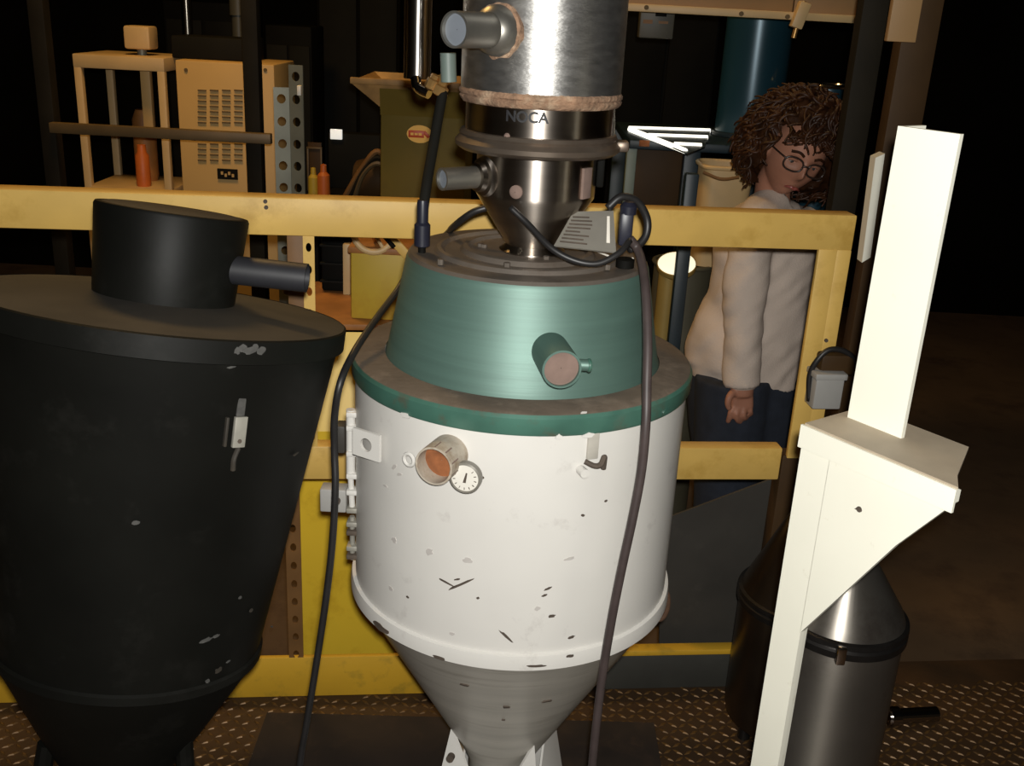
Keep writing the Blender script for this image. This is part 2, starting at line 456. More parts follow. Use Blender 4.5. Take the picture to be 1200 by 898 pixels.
# dark mat on the floor under the hopper
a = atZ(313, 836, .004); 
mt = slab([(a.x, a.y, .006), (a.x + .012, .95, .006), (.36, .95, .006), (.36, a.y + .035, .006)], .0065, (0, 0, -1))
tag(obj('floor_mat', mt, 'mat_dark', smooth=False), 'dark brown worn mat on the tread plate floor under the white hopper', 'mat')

# ================================================================ RAILING
rt = thing('safety_railing', 'yellow steel safety railing with toe board along the platform edge', 'railing', (0, 2.03, 0))
def rail_bar(x0, x1, z0, z1, th, m, name, off=0.0, bev=.004):
    L = (x1 - x0) * sqrt(1 + RS * RS); xm = (x0 + x1) / 2
    c = Vector((xm, railY(xm), (z0 + z1) / 2)) + RN * off
    return obj(name, box(c, (L, th, z1 - z0), Matrix.Rotation(math.atan(RS), 3, 'Z'), bev), m, rt)
rail_bar(-2.1, .682, 1.068, 1.142, .05, 'yellow_rail', 'top_rail')
rail_bar(-2.1, .602, .545, .622, .04, 'yellow_rail', 'mid_rail')
rail_bar(-2.1, .16, 0, .105, .012, 'yellow_toe', 'toe_board', .02, .002)
tb = rail_bar(.16, .95, 0, .098, .012, 'toe_grey', 'toe_board', .02, .002)
rail_bar(.16, .95, .098, .112, .03, 'yellow_toe', 'toe_cap', .02, .002)
# right end post, an angle with its inner flange towards us
rail_bar(.612, .652, .60, 1.07, .012, 'yellow_rail', 'post', .019, .002)
rail_bar(.650, .682, .60, 1.07, .05, 'yellow_rail', 'post', 0, .003)
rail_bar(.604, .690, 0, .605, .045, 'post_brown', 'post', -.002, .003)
# slotted post behind the black tank
p0 = rail_pt(346, 400); x0 = p0.x
pl = perforated(Vector((x0 + .021, railY(x0 + .021), .622)) + RN * .018, RD, (0, 0, 1), .022, .0446, .0055, 10, .003, .009)
obj('post', pl, 'yellow_rail', rt, angle=20)
rail_bar(x0 - .010, x0 + .021, .622, 1.068, .004, 'brown_angle', 'post_flange', .012, .001)
p1 = rail_pt(343, 680)
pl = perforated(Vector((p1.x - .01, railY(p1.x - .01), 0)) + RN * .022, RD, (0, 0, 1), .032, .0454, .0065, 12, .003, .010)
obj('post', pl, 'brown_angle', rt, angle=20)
rail_bar(-1.62, -1.56, 0, 1.068, .05, 'yellow_rail', 'post')
# bolts on the rails
for px, py in ((311, 236), (312, 243), (968, 399)):
    p = rail_pt(px, py, .025 if py < 300 else .026)
    obj('bolt', cyl(p - RN * .003, p + RN * .003, .004, seg=12), 'chip', rt)

# grey sheet standing behind the railing, in front of the woman's legs
off = -.045
q = [rail_pt(775, 610, off), rail_pt(928, 553, off), rail_pt(928, 760, off), rail_pt(775, 760, off)]
q[2].z = q[3].z = 0.0
tag(obj('sheet_panel', slab(q, .006, -RN), 'sheet_grey', smooth=False), 'dark grey sheet panel with sloping top edge behind the mid rail', 'panel')

# ================================================================ WHITE HOPPER
HX, HY = 0.0143, 1.6
hop = thing('hopper', 'white drying hopper with green metal cover and conical grey bottom', 'hopper', (HX, HY, 0))
HR = 0.272
ZS = 0.566                                   # seam between shell and cone
def HP(r, z): return (r, z)
shell = obj('shell', lathe([(HR, ZS - .004), (HR, .945)], (HX, HY, 0), seg=128), 'white_shell', hop)
cone = obj('cone', lathe([(.277, ZS - .012), (.262, ZS - .03), (.078, .203), (.060, .165), (.060, .0)], (HX, HY, 0), seg=96), 'cone_grey', hop)
obj('seam_band', lathe([(HR - .002, ZS + .012), (HR + .006, ZS + .010), (HR + .008, ZS), (HR + .008, ZS - .014), (HR - .004, ZS - .018)], (HX, HY, 0), seg=128), 'white_shell', hop)
# welded foot collar: four walls whose top edges follow the cone
rz = Matrix.Rotation(radians(-12), 3, 'Z')
for k in range(4):
    bm = BM(); R4 = Matrix.Rotation(k * pi / 2, 3, 'Z') @ rz
    top = []; bot = []
    for i in range(17):
        uu = -1 + i / 8
        d = .078; r = d * sqrt(1 + uu * uu)
        zt = min(.203 + (r - .078) / .505 + .002, .262 - (1 - abs(uu)) * .19)
        zb = .0; db = .118
        top.append((Vector((uu * d, -d, zt)), Vector((uu * (d - .004), -(d - .004), zt))))
        bot.append((Vector((uu * db, -db, zb)), Vector((uu * (db - .004), -(db - .004), zb))))
    def V(p): return bm.verts.new(Vector((HX, HY, 0)) + R4 @ p)
    T = [(V(a), V(b)) for a, b in top]; Bt = [(V(a), V(b)) for a, b in bot]
    for i in range(16):
        bm.faces.new((Bt[i][0], Bt[i + 1][0], T[i + 1][0], T[i][0]))
        bm.faces.new((Bt[i][1], Bt[i + 1][1], T[i + 1][1], T[i][1]))
        bm.faces.new((T[i][0], T[i + 1][0], T[i + 1][1], T[i][1]))
    obj('foot_wall', bm, 'white_shell', hop, recalc=True)
for px, py in ((527, 890),):
    p = atY(px, py, HY - .088)
    n = Vector((-.2, -.95, .2)).normalized()
    obj('bolt_hole', cyl(p - n * .012, p + n * .0005, .007, seg=16), 'chip', hop)

# green cover: flange, dusty ledge, frustum, dusty lid
gf = obj('flange', lathe([(HR - .01, .938), (.276, .940), (.278, .944), (.278, .966), (.274, .971)], (HX, HY, 0), seg=128), 'green_rim', hop)
obj('flange_ledge', lathe([(.2745, .9705), (.268, .9735), (.224, .975)], (HX, HY, 0), seg=128), 'dust_brown', hop)
cov = obj('cover', lathe([(.2235, .966), (.2235, .974), (.220, .982), (.1925, 1.128), (.189, 1.135)], (HX, HY, 0), seg=128), 'green_metal', hop)
obj('lid', lathe([(.190, 1.134), (.186, 1.139), (.176, 1.140), (.148, 1.139), (.144, 1.145), (.138, 1.146), (.132, 1.141), (.108, 1.141),
                  (.103, 1.148), (.095, 1.149), (.090, 1.144), (.03, 1.144)], (HX, HY, 0), seg=96, cap1=True), 'dust_lid', hop)
# lid bolts
for px, py in ((567, 292), (563, 291), (640, 306), (594, 314), (516, 310), (712, 316)):
    p = atZ(px, py, 1.141); obj('lid_bolt', cyl(p, p + Vector((0, 0, .008)), .005, seg=8), 'dust_lid', hop)

# chips and scratches on the shell and cone
def chip(px, py, w, h, ang=0, m='chip', R=HR, nm='paint_chip'):
    p, n = on_cyl(px, py, HX, HY, R)
    obj(nm, blob_patch(p, n, w, h, int(px * 7 + py), cyl_c=(HX, HY, R), ang=ang), m, shell, smooth=False)
for a in [(540, 685, .004, .052, radians(-55)), (522, 682, .030, .003, radians(-15)), (536, 679, .012, .003, .4), (593, 746, .005, .026, radians(48)),
          (647, 722, .011, .006, .2), (669, 747, .013, .005, .2), (642, 690, .012, .004, .5), (638, 698, .009, .004, .3), (712, 733, .006, .005, 0),
          (683, 604, .006, .005, 0), (710, 587, .006, .004, 0), (566, 560, .004, .004, 0), (560, 701, .005, .004, 0), (478, 700, .006, .004, 0)]:
    chip(*a)
for a in [(503, 647, .014, .012, .3), (462, 633, .012, .010, .2), (548, 657, .014, .010, 0), (458, 690, .010, .008, 0),
          (530, 743, .008, .007, 0), (630, 713, .009, .008, 0), (462, 547, .014, .006, .8), (468, 556, .012, .005, .5), (452, 570, .012, .003, .1),
          (667, 655, .016, .006, .2), (684, 484, .010, .006, 0)]:
    chip(*a, m='stain_soft', nm='paint_stain')
def cone_chip(px, py, w, h, ang=0):
    # walk along the ray to the cone surface
    d = ray(px, py); t = 0.8
    while t < 2.5:
        p = CAM + d * t; r = sqrt((p.x - HX) ** 2 + (p.y - HY) ** 2)
        if r < .078 + (p.z - .203) * .545: break
        t += .002
    n = Vector((p.x - HX, p.y - HY, 0)).normalized(); n = (n - Vector((0, 0, .5))).normalized()
    obj('paint_chip', blob_patch(p, n, w, h, int(px + py), lift=.004), 'chip', cone, smooth=False)
for a in [(593, 827, .012, .006), (641, 820, .022, .005, .5), (545, 801, .018, .006, -.4), (590, 842, .006, .003)]:
    cone_chip(*a)
def seam_chip(px, py, w, h):
    p, n = on_cyl(px, py, HX, HY, HR + .0085)
    obj('paint_chip', blob_patch(p, n, w, h, int(px * 3), cyl_c=(HX, HY, HR + .0085)), 'chip', shell, smooth=False)
for a in [(445, 735, .045, .012), (514, 771, .022, .005), (628, 781, .03, .004), (668, 769, .012, .005)]:
    seam_chip(*a)
# ragged flange edge chips
for px, py, ww in ((475, 487, .016), (690, 510, .02), (782, 482, .02), (655, 512, .012)):
    p, n = on_cyl(px, py, HX, HY, .2785)
    obj('paint_chip', blob_patch(p, n, ww, .008, int(px), cyl_c=(HX, HY, .2785)), 'white_shell' if px < 700 else 'green_rim', gf, smooth=False)

def nozzle(parent, root, d, L, r, m, mend, wall=.003, depth=.03, name='nozzle', sink=.04, collar=0, mcol=None):
    d = Vector(d).normalized(); root = Vector(root)
    prof = [(r, -sink), (r, L), (r - wall, L), (r - wall, L - depth)]
    o = obj(name, lathe(prof, root, d, 48), m, parent)
    obj('nozzle_end', lathe([(r - wall + .0003, 0), (.0005, 0)], root + d * (L - depth + .0005), d, 32), mend, o)
    if collar:
        obj('collar', lathe([(r, -.004), (r + collar, -.004), (r + collar, .006), (r, .008)], root, d, 48), mcol or m, o)
    return o
# green inlet nozzle
p, n = on_cyl(645, 412, HX, HY, .207)
gz = nozzle(cov, p, Vector((n.x, n.y, 0)), .078, .0275, 'green_metal', 'pink_dust', depth=.006)
s = Vector((0, 0, 1)).cross(n)
q = p + n * .058
obj('side_valve', cyl(q + s * .02, q + s * .042 + n * .004, .0085, seg=20), 'green_metal', gz)
obj('side_valve', torus(q + s * .042 + n * .004, s, .007, .003, 20, 8), 'green_rim', gz)
# rusty nozzle, gauge
p, n = on_cyl(527, 531, HX, HY, HR)
wz = nozzle(shell, p, n, .052, .0285, 'nozzle_dirty', 'rust', depth=.026, wall=.003)
obj('nozzle_stain', lathe([(.0288, .0), (.0288, .02)], p + n * .03, n, 10), 'pink_dust', wz)
p2, n2 = on_cyl(487, 535, HX, HY, HR)
obj('ring_eye', torus(p2 + n2 * .015, n2, .009, .003, 20, 8), 'white_shell', hop)
p, n = on_cyl(552, 551, HX, HY, HR)
g = obj('gauge', lathe([(.012, -.01), (.012, .018), (.022, .018), (.0235, .020), (.0235, .030), (.021, .032), (.0195, .029)], p, n, 48), 'paper', hop)
obj('gauge_face', lathe([(.020, 0), (.0004, 0)], p + n * .0295, n, 40), 'gauge_face', g)
up = Vector((0, 0, 1)); s = up.cross(n)
nd = slab([p + n * .0312 + s * -.0022 + up * -.006, p + n * .0312 + s * .0022 + up * -.006, p + n * .0312 + s * .0040 + up * .009, p + n * .0312 + s * .002 + up * .0095], .0008, n)
obj('gauge_needle', nd, 'chip', g, smooth=False)
tk = BM()
for k in range(11):
    a = radians(-225 + k * 27)
    c = p + n * .0305 + s * (cos(a) * .0158) + up * (sin(a) * .0158)
    add_box(tk, c, (.0035, .0009, .0009), basis(n, s * cos(a) + up * sin(a)) @ Matrix.Identity(3))
obj('gauge_ticks', tk, 'chip', g, smooth=False)
# small torn latch under the flange
p, n = on_cyl(694, 522, HX, HY, HR); s = up.cross(n)
B = basis(n, up)
lt = obj('latch', box(p + n * .002, (.040, .017, .006), B, .001), 'cone_grey', hop)
obj('latch_hook', tube([p + n * .004 + s * -.012 - up * .022, p + n * .012 - up * .027, p + n * .012 + s * .010 - up * .026, p + n * .010 + s * .016 - up * .016, p + n * .006 + s * .018 - up * .036], .0042, 8), 'chip', lt)
obj('latch_stub', cyl(p - up * .036 - s * .016, p - up * .036 - s * .016 + n * .016, .007, seg=14), 'white_shell', lt)
# lug plate with hole and hinge column on the left edge
p, n = on_cyl(440, 518, HX, HY, HR)
s = up.cross(n).normalized(); dirp = (Vector((-1, -.5, 0))).normalized()
lugc = p + dirp * .006
pl = perforated(p + up * -.022 + s * .026 + n * .004, -s * .92 + n * .38, up, .052, .044, .011, 1, .005)
lug_o = obj('lug_plate', pl, 'white_shell', hop)
hb = BM()
pA, nA = on_cyl(416, 486, HX, HY, HR + .012)
for py0, py1, rr, m in ((480, 560, .0075, 'white_shell'), (560, 600, .005, 'white_shell'), (605, 655, .0045, 'latch_grey')):
    a = atY(411, py0, HY - .06); b = atY(411 if py1 < 600 else 413, py1, HY - .06)
    if py1 == 655: a = Vector((b.x, b.y, a.z))
    obj('hinge_rod', cyl(a, b, rr, seg=14), m, hop)
for py in (484, 500, 530, 556, 575, 596, 612, 622, 640, 650):
    a = atY(411, py, HY - .06)
    obj('hinge_knuckle', box(a + Vector((.006, 0, 0)), (.024, .022, .009), None, .002), 'white_shell' if py < 590 else ('chip' if py % 4 else 'latch_grey'), hop)
a = atY(392, 583, HY - .055)
jb = obj('bracket_box', box(a, (.044, .030, .042), None, .003), 'box_grey', hop)
obj('bracket_screw', cyl(a + Vector((.006, -.014, .002)), a + Vector((.006, -.02, .002)), .007, seg=14), 'chip', jb)
a = atY(400, 512, HY - .02)
obj('bracket_box', box(a, (.018, .03, .05), None, .004), 'sheet_grey', hop)
# rusty hook on the right edge
a = atY(776, 710, HY - .03)
obj('hook', tube([a + Vector((-.016, 0, .034)), a + Vector((.004, 0, .028)), a + Vector((.010, 0, 0)), a + Vector((.002, 0, -.026)), a + Vector((-.02, 0, -.03))], .0045, 10), 'hook_rust', hop)

# ================================================================ VACUUM LOADER ON THE HOPPER
LX, LY = HX + .006, 1.6
ld = thing('vacuum_loader', 'stainless steel vacuum loader with two pipe stubs on top of the white hopper', 'loader', (LX, LY, 1.14))
lc = obj('lower_cone', lathe([(.052, 1.140), (.052, 1.146), (.046, 1.150), (.042, 1.155), (.092, 1.232), (.0925, 1.238), (.0925, 1.300)], (LX, LY, 0), seg=96), 'steel', ld)
cr = obj('clamp_ring', lathe([(.092, 1.298), (.118, 1.300), (.126, 1.306), (.127, 1.313), (.122, 1.318), (.119, 1.321), (.121, 1.324), (.118, 1.329), (.110, 1.330)], (LX, LY, 0), seg=96), 'ring_dull', ld)
ch = obj('chamber', lathe([(.108, 1.318), (.112, 1.322), (.112, 1.34), (.112, 1.36), (.112, 1.384), (.108, 1.388)], (LX, LY, 0), seg=96), 'steel', ld)
def dj(a, k): return .0012 * noise.noise(Vector((cos(a) * 9, sin(a) * 9, k * 1.7))) + .0012 * noise.noise(Vector((cos(a) * 30, sin(a) * 30, k * 3.1)))
obj('dusty_gasket', lathe([(.111, 1.369), (.117, 1.370), (.121, 1.374), (.1225, 1.378), (.1205, 1.3805), (.1228, 1.383), (.1232, 1.387), (.119, 1.392)], (LX, LY, 0), seg=160, jitter=dj), 'dust_fibre', ld)
bd = obj('body', lathe([(.1205, 1.390), (.1205, 1.70), (.1245, 1.705), (.1245, 1.72), (.11, 1.73)], (LX, LY, 0), seg=128, cap1=True), 'galv', ld)
# upper pipe stub
p, n = on_cyl(584, 36, LX, LY, .1205)
dd = Vector((-.58, -.81, 0)).normalized()
us = nozzle(bd, p, dd, .096, .0235, 'pipe_steel', 'pipe_end', depth=.007, name='inlet_stub')
obj('weld_flange', lathe([(.0238, .012), (.031, .006), (.034, -.004), (.036, -.02)], p + dd * .012, dd, 48), 'pipe_steel', us)
obj('weld_dust', lathe([(.033, .0), (.037, -.003), (.038, -.012), (.034, -.02)], p + dd * .004, dd, 64, jitter=lambda a, k: .004 * noise.noise(Vector((cos(a) * 3, sin(a) * 3, k)))), 'dust_fibre', us)
# lower pipe stub
p, n = on_cyl(568, 207, LX, LY, .0925)
dd = Vector((-.80, -.60, 0)).normalized()
ls = nozzle(lc, p, dd, .076, .0165, 'pipe_steel', 'pipe_end', depth=.005, name='outlet_stub', sink=.05)
obj('hose_collar', lathe([(.0165, .014), (.021, .012), (.0225, .004), (.028, .002), (.031, -.006), (.031, -.012), (.022, -.018), (.022, -.05)], p + dd * .004, dd, 48), 'steel', ls)
# plug, latch plate, toggle clamp
p, n = on_cyl(605, 225, LX, LY, .0925)
obj('plug', lathe([(.010, -.004), (.010, .002), (.0065, .005), (.0005, .006)], p, n, 24), 'pink_dust', ld)
p, n = on_cyl(687, 215, LX, LY, .0935)
obj('latch_plate', box(p, (.046, .022, .005), basis(n, (0, 0, 1)), .001), 'pink_dust', ld)
p, n = on_cyl(704, 200, LX, LY, .097)
tg = obj('toggle_clamp', box(p, (.05, .018, .012), basis(n, (0, 0, 1)), .003), 'machine_dark', ld)
obj('toggle_wire', tube([p + Vector((0, 0, .02)), p + Vector((.014, -.005, .05)), p + Vector((.012, -.005, .10))], .002, 8), 'chrome', tg)
for dx in (0,):
    a = Vector((LX + .128, LY - .01, 1.314))
    obj('ring_ear', box(a, (.02, .03, .016), None, .004), 'ring_dull', cr)
p, n = on_cyl(594, 160, LX, LY, .112)
obj('rivet', lathe([(.005, 0), (.003, .003), (.0004, .004)], p, n, 14), 'pink_dust', ch)
# marker lettering round the chamber
me = text_mesh('NOCA', .021, .0006); bm = to_bm(me)
p, n = on_cyl(617, 138, LX, LY, .1124); a0 = atan2(p.y - LY, p.x - LX)
for v in bm.verts:
    x, y, z = v.co
    aa = a0 + x / .1124; R = .1124 + .0003 + z * .4
    v.co = Vector((LX + R * cos(aa), LY + R * sin(aa), p.z + y))
obj('lettering', bm, 'ink', ch, smooth=False)
# rating plate leaning on the lid
c0, c1, c2, c3 = atY(649, 288, 1.505), atY(722, 296, 1.50), atY(719, 247, 1.55), atY(672, 248, 1.55)
lb = obj('rating_plate', slab([c0, c1, c2, c3], -.003, (c1 - c0).cross(c3 - c0).normalized()), 'paper', ld, smooth=False)
nrm = (c1 - c0).cross(c3 - c0).normalized()
if nrm.dot(CAM - c0) < 0: nrm = -nrm
ln = BM()
for k in range(8):
    t = .12 + k * .10
    a = c0.lerp(c3, t); b = c1.lerp(c2, t)
    u0, u1 = (.06, .34 + .1 * (k % 3)) if k % 2 else (.06, .52)
    A = a.lerp(b, u0) + nrm * .0015; Bq = a.lerp(b, u1) + nrm * .0015
    add_box(ln, (A + Bq) / 2, ((Bq - A).length, .0022, .001), basis(nrm, Bq - A))
obj('plate_print', ln, 'chip', lb, smooth=False)
obj('plate_print', slab([c0.lerp(c1, .84).lerp(c3.lerp(c2, .84), .2) + nrm * .001, c0.lerp(c1, .9).lerp(c3.lerp(c2, .9), .2) + nrm * .001,
                         c0.lerp(c1, .9).lerp(c3.lerp(c2, .9), .85) + nrm * .001, c0.lerp(c1, .84).lerp(c3.lerp(c2, .84), .85) + nrm * .001], .0006, nrm), 'white_wire', lb, smooth=False)
# white tie wires on the lid
obj('tie_wire', tube([atZ(670, 283, 1.150), atZ(690, 291, 1.150), atZ(713, 300, 1.148)], .0016, 8), 'white_wire', ld)
obj('tie_wire', tube([atZ(717, 303, 1.147), atZ(730, 303.5, 1.147), atZ(742, 303, 1.147)], .0016, 8), 'white_wire', ld)

# ================================================================ CABLES
def cable(name, pts, r, m, label, cat='cable'):
    return tag(obj(name, tube(pts, r, 12, 6), m, angle=None), label, cat)
lcab = [atY(572, 243, 1.62), atY(556, 248, 1.62), atY(542, 257, 1.63), atY(530, 267, 1.67), Vector((-.128, 1.755, 1.128)), Vector((-.175, 1.745, 1.085)), atY(466, 340, 1.70), atY(442, 372, 1.60), atY(416, 411, 1.50),
        atY(399, 448, 1.44), atY(392, 490, 1.44), atY(392, 530, 1.44), atY(393, 570, 1.43), atY(390, 630, 1.42), atY(383, 695, 1.41), atY(372, 770, 1.40),
        atY(359, 850, 1.38), atY(351, 900, 1.37)]
e = lcab[-1]
lcab += [Vector((e.x - .02, e.y - .02, .08)), Vector((e.x - .03, e.y - .06, .018)), Vector((e.x - .05, e.y - .2, .012))]
cable('power_cable', lcab, .0056, 'rubber', 'black power cable hanging from the hopper lid past the hinge side')
rcab = [atY(738, 280, 1.50), atY(747, 292, 1.50), atY(753, 312, 1.47), atY(757, 345, 1.43), atY(759, 400, 1.385), atY(758, 450, 1.355), atY(757, 495, 1.335), atY(752, 550, 1.33),
        atY(742, 605, 1.325), atY(729, 665, 1.32), atY(718, 720, 1.32), atY(707, 785, 1.32), atY(700, 840, 1.315), atY(694, 900, 1.31)]
e = rcab[-1]
rcab += [Vector((e.x + .0, e.y - .03, .1)), Vector((e.x + .01, e.y - .08, .018)), Vector((e.x + .03, e.y - .22, .012))]
cable('signal_cable', rcab, .0068, 'rubber_brown', 'dark brown cable draped over the green cover in front of the white shell')
cable('jumper_cable', [atY(598, 243, 1.50), atY(618, 262, 1.488), atY(645, 290, 1.46), atY(672, 305, 1.45), atY(700, 309, 1.45), atY(725, 297, 1.46), atY(738, 282, 1.48)],
      .0048, 'rubber', 'short black cable sagging in front of the rating plate')
cable('loop_cable', [atY(712, 244, 1.545), atY(728, 231, 1.55), atY(746, 236, 1.56), atY(758, 256, 1.565), atY(757, 276, 1.56), atY(745, 290, 1.55), atY(738, 292, 1.54)],
      .0062, 'rubber', 'thick black cable loop beside the black plug on the lid')
pg = thing('cable_plug', 'black cable plug standing on the hopper lid beside the rating plate', 'plug', atY(736, 292, 1.52))
c = atY(733, 268, 1.52)
obj('plug_body', box(c, (.020, .022, .05), None, .004), 'blue_black', pg)
obj('plug_cap', lathe([(.012, 0), (.013, .012), (.008, .018), (.0005, .019)], c + Vector((.002, 0, .022)), (0, 0, 1), 20), 'blue_black', pg)
obj('plug_base', lathe([(.014, 0), (.014, .012), (.010, .014), (.0005, .014)], Vector((c.x + .004, c.y, 1.143)), (0, 0, 1), 20), 'machine_dark', pg)

# compressed air line beside the loader
al = thing('air_line', 'chrome air cylinder with brass fittings and grey hose beside the loader', 'air line', atY(495, 284, 1.56))
YA = 1.72
a, b = atY(491, -40, YA), atY(489, 92, YA)
b = Vector((a.x, YA, b.z))
obj('cylinder', lathe([(.022, 0), (.022, (a - b).length), ], b, (0, 0, 1), 40, True, True), 'chrome_tube', al)
obj('elbow', tube([atY(487, 92, YA - .02), atY(490, 103, YA - .03), atY(503, 110, YA - .04)], .0085, 12), 'chrome', al)
for px, py, rr in ((507, 96, .010), (516, 103, .012), (524, 92, .009), (519, 112, .007)):
    c = atY(px, py, YA - .04)
    obj('brass_fitting', lathe([(rr * .6, -.012), (rr, -.010), (rr, .004), (rr * .7, .006), (rr * .7, .012)], c, (.4, -.1, .9) if px < 520 else (1, -.3, .2), 8, True, True), 'brass', al)
obj('pale_tube', cyl(atY(526, 96, YA - .05), atY(525, 62, YA - .05), .0125, seg=20), 'teal_pale', al)
hs = [atY(519, 108, YA - .04), atY(514, 135, 1.66), atY(508, 170, 1.63), atY(501, 210, 1.59), atY(496, 245, 1.56)]
obj('hose', tube(hs, .0082, 12), 'machine_charcoal', al, angle=None)
c = atY(495, 262, 1.56)
obj('hose_connector', lathe([(.010, -.036), (.0125, -.034), (.0125, -.002), (.009, .002), (.009, .03), (.008, .036)], c, (0, 0, 1), 20, True, True), 'blue_black', al)
cb = Vector((c.x, c.y, 1.1395))
obj('stem', cyl(cb, Vector((c.x, c.y, c.z - .03)), .006, seg=12), 'machine_dark', al)

# ================================================================ BLACK TANK, leaning
TC = Vector((-.519, 1.45, 1.067)); TA = Vector((sin(.107), sin(.179), 1)).normalized()
tk = thing('tank', 'black tapered tank with flat dusty lid leaning beside the white hopper', 'tank', (-.62, 1.27, 0))
tbody = obj('shell', lathe([(.262, -.024), (.258, -.04), (.196, -.528)], TC, TA, 128), 'black_paint', tk)
obj('seam_ring', lathe([(.196, -.520), (.201, -.524), (.201, -.536), (.195, -.540)], TC, TA, 96), 'black_paint', tk)
obj('cone', lathe([(.197, -.536), (.125, -.67), (.055, -.79), (.050, -.95)], TC, TA, 96, False, True), 'black_paint', tk)
rim = obj('rim', lathe([(.261, -.034), (.268, -.032), (.268, -.002), (.265, .0)], TC, TA, 128), 'black_paint', tk)
obj('lid', lathe([(.266, -.001), (.11, .012), (.09, .012)], TC, TA, 128), 'black_lid', tk)
dome = obj('top_drum', lathe([(.100, .008), (.108, .135), (.106, .139), (.098, .1395)], TC, TA, 96), 'black_paint', tk)
obj('top_lid', lathe([(.099, .139), (.09, .141), (.0005, .142)], TC, TA, 96), 'black_lid', tk)
# stub pipe on the top drum
pa = on_plane(270, 316, TC, Vector((0, 1, 0))); pb = on_plane(360, 326, TC + Vector((0, -.0, 0)), Vector((0, 1, 0)))
dd = (pb - pa).normalized()
sp = obj('side_pipe', lathe([(.021, -.05), (.021, (pb - pa).length), (.018, (pb - pa).length), (.018, (pb - pa).length - .05)], pa, dd, 40), 'pipe_black', tk)
obj('pipe_end', lathe([(.0185, 0), (.0005, 0)], pb - dd * .045, dd, 24), 'machine_dark', sp)
# latch with bright plate on the shell
def on_tank(px, py, s_hint=None):
    d = ray(px, py); t = .7
    while t < 2.2:
        p = CAM + d * t; s = (p - TC).dot(TA); rad = ((p - TC) - TA * s)
        R = .262 + (s + .024) * (.262 - .196) / .504
        if rad.length < R: break
        t += .001
    return p, rad.normalized()
p, n = on_tank(278, 505); B = basis(n, TA)
lt = obj('latch_plate', box(p + n * .006, (.042, .018, .006), B, .001), 'latch_grey', tk)
obj('latch_hole', cyl(p + n * .007 - TA * .012, p + n * .0098 - TA * .012, .003, seg=12), 'chip', lt)
obj('latch_strap', box(p + n * .003 + TA * .036, (.030, .012, .003), B, .001), 'scuff', lt)
s = TA.cross(n)
obj('latch_bracket', box(p + n * .003 - s * .018, (.040, .004, .006), B, .001), 'black_lid', lt)
obj('latch_hasp', tube([p + n * .006 - TA * .022 + s * .001, p + n * .010 - TA * .036 - s * .006, p + n * .007 - TA * .052 - s * .004], .0035, 8), 'black_lid', lt)
for px, py, ww, hh in ((240, 750, .020, .006), (252, 745, .012, .004), (293, 715, .008, .006), (255, 785, .014, .008), (242, 798, .008, .006), (345, 532, .016, .003),
                       (280, 700, .006, .004), (318, 735, .006, .004), (160, 612, .012, .006), (270, 430, .012, .003), (266, 775, .008, .003), (190, 822, .014, .004)):
    p, n = on_tank(px, py)
    obj('scuff_mark', blob_patch(p + n * .0022, n, ww, hh, px), 'black_lid' if px % 2 else 'scuff', tbody, smooth=False)
for k in range(5):
    a = radians(0)
    px = 278 + k * 7; py = 411 - (k % 2) * 3
    d = ray(px, py); t = .7
    while t < 2.2:
        p = CAM + d * t; s_ = (p - TC).dot(TA); rad = ((p - TC) - TA * s_)
        if rad.length < .268: break
        t += .0005
    obj('scuff_mark', blob_patch(p, rad.normalized(), .010 + .004 * (k % 3), .010, 31 + k), 'scuff', rim, smooth=False)
# black tripod under the cone
base = TC + TA * -.95
for k in range(3):
    a = radians(100 + 120 * k)
    top = TC + TA * -.66 + Vector((cos(a), sin(a), 0)) * .115
    ft = Vector((base.x + cos(a) * .17, base.y + sin(a) * .17, 0))
    obj('leg', tube([top, ft], .014, 10, 1), 'black_paint', tk)

# ================================================================ WHITE STAND ON THE RIGHT
A0 = Vector((.391, 1.265, 1.0)); E1 = Vector((.595, -.803, 0)).normalized(); E2 = Vector((.803, .595, 0)).normalized()
st = thing('stand', 'white painted steel bracket stand with gusset and tall upright', 'stand', (A0.x, A0.y, 0))
def sp_(px, py, back=0.0): return on_plane(px, py, A0 + E2 * back, E2)
foot = sp_(875, 898)
# leg plate down to the floor, gusset plate, lip
dl = (sp_(943, 500) - sp_(875, 898))
la = sp_(943, 520); lb_ = sp_(990, 520)
wleg = (lb_ - la).dot(E1) * 1.12
xl = A0
WL = .047
lp = [A0, A0 + E1 * WL, Vector((0, 0, 0)), Vector((0, 0, 0))]
lp[2] = Vector((lp[1].x, lp[1].y, 0)); lp[3] = Vector((A0.x, A0.y, 0))
obj('leg', slab(lp, .008, E2), 'stand_white', st, smooth=False)
obj('leg_flange', slab([A0 + E2 * .008, A0 + E2 * .075, Vector((A0.x, A0.y, 0)) + E2 * .075, Vector((A0.x, A0.y, 0)) + E2 * .008], .006, E1), 'stand_white', st, smooth=False)
g0, g1 = sp_(934, 746), sp_(1049, 640)
tip = sp_(1122, 576)
gp = [A0 + E1 * (WL - .001), Vector((tip.x, tip.y, 1.0)), Vector((tip.x, tip.y, .985)), g1, Vector((0, 0, 0))]
gz_ = g0; gp[4] = Vector((A0.x, A0.y, 0)) + E1 * (WL - .001); gp[4].z = g0.z + (g1.z - g0.z) * ((WL - (g0 - A0).dot(E1)) / ((g1 - g0).dot(E1)))
obj('gusset', slab(gp, .0075, E2), 'stand_white', st, smooth=False)
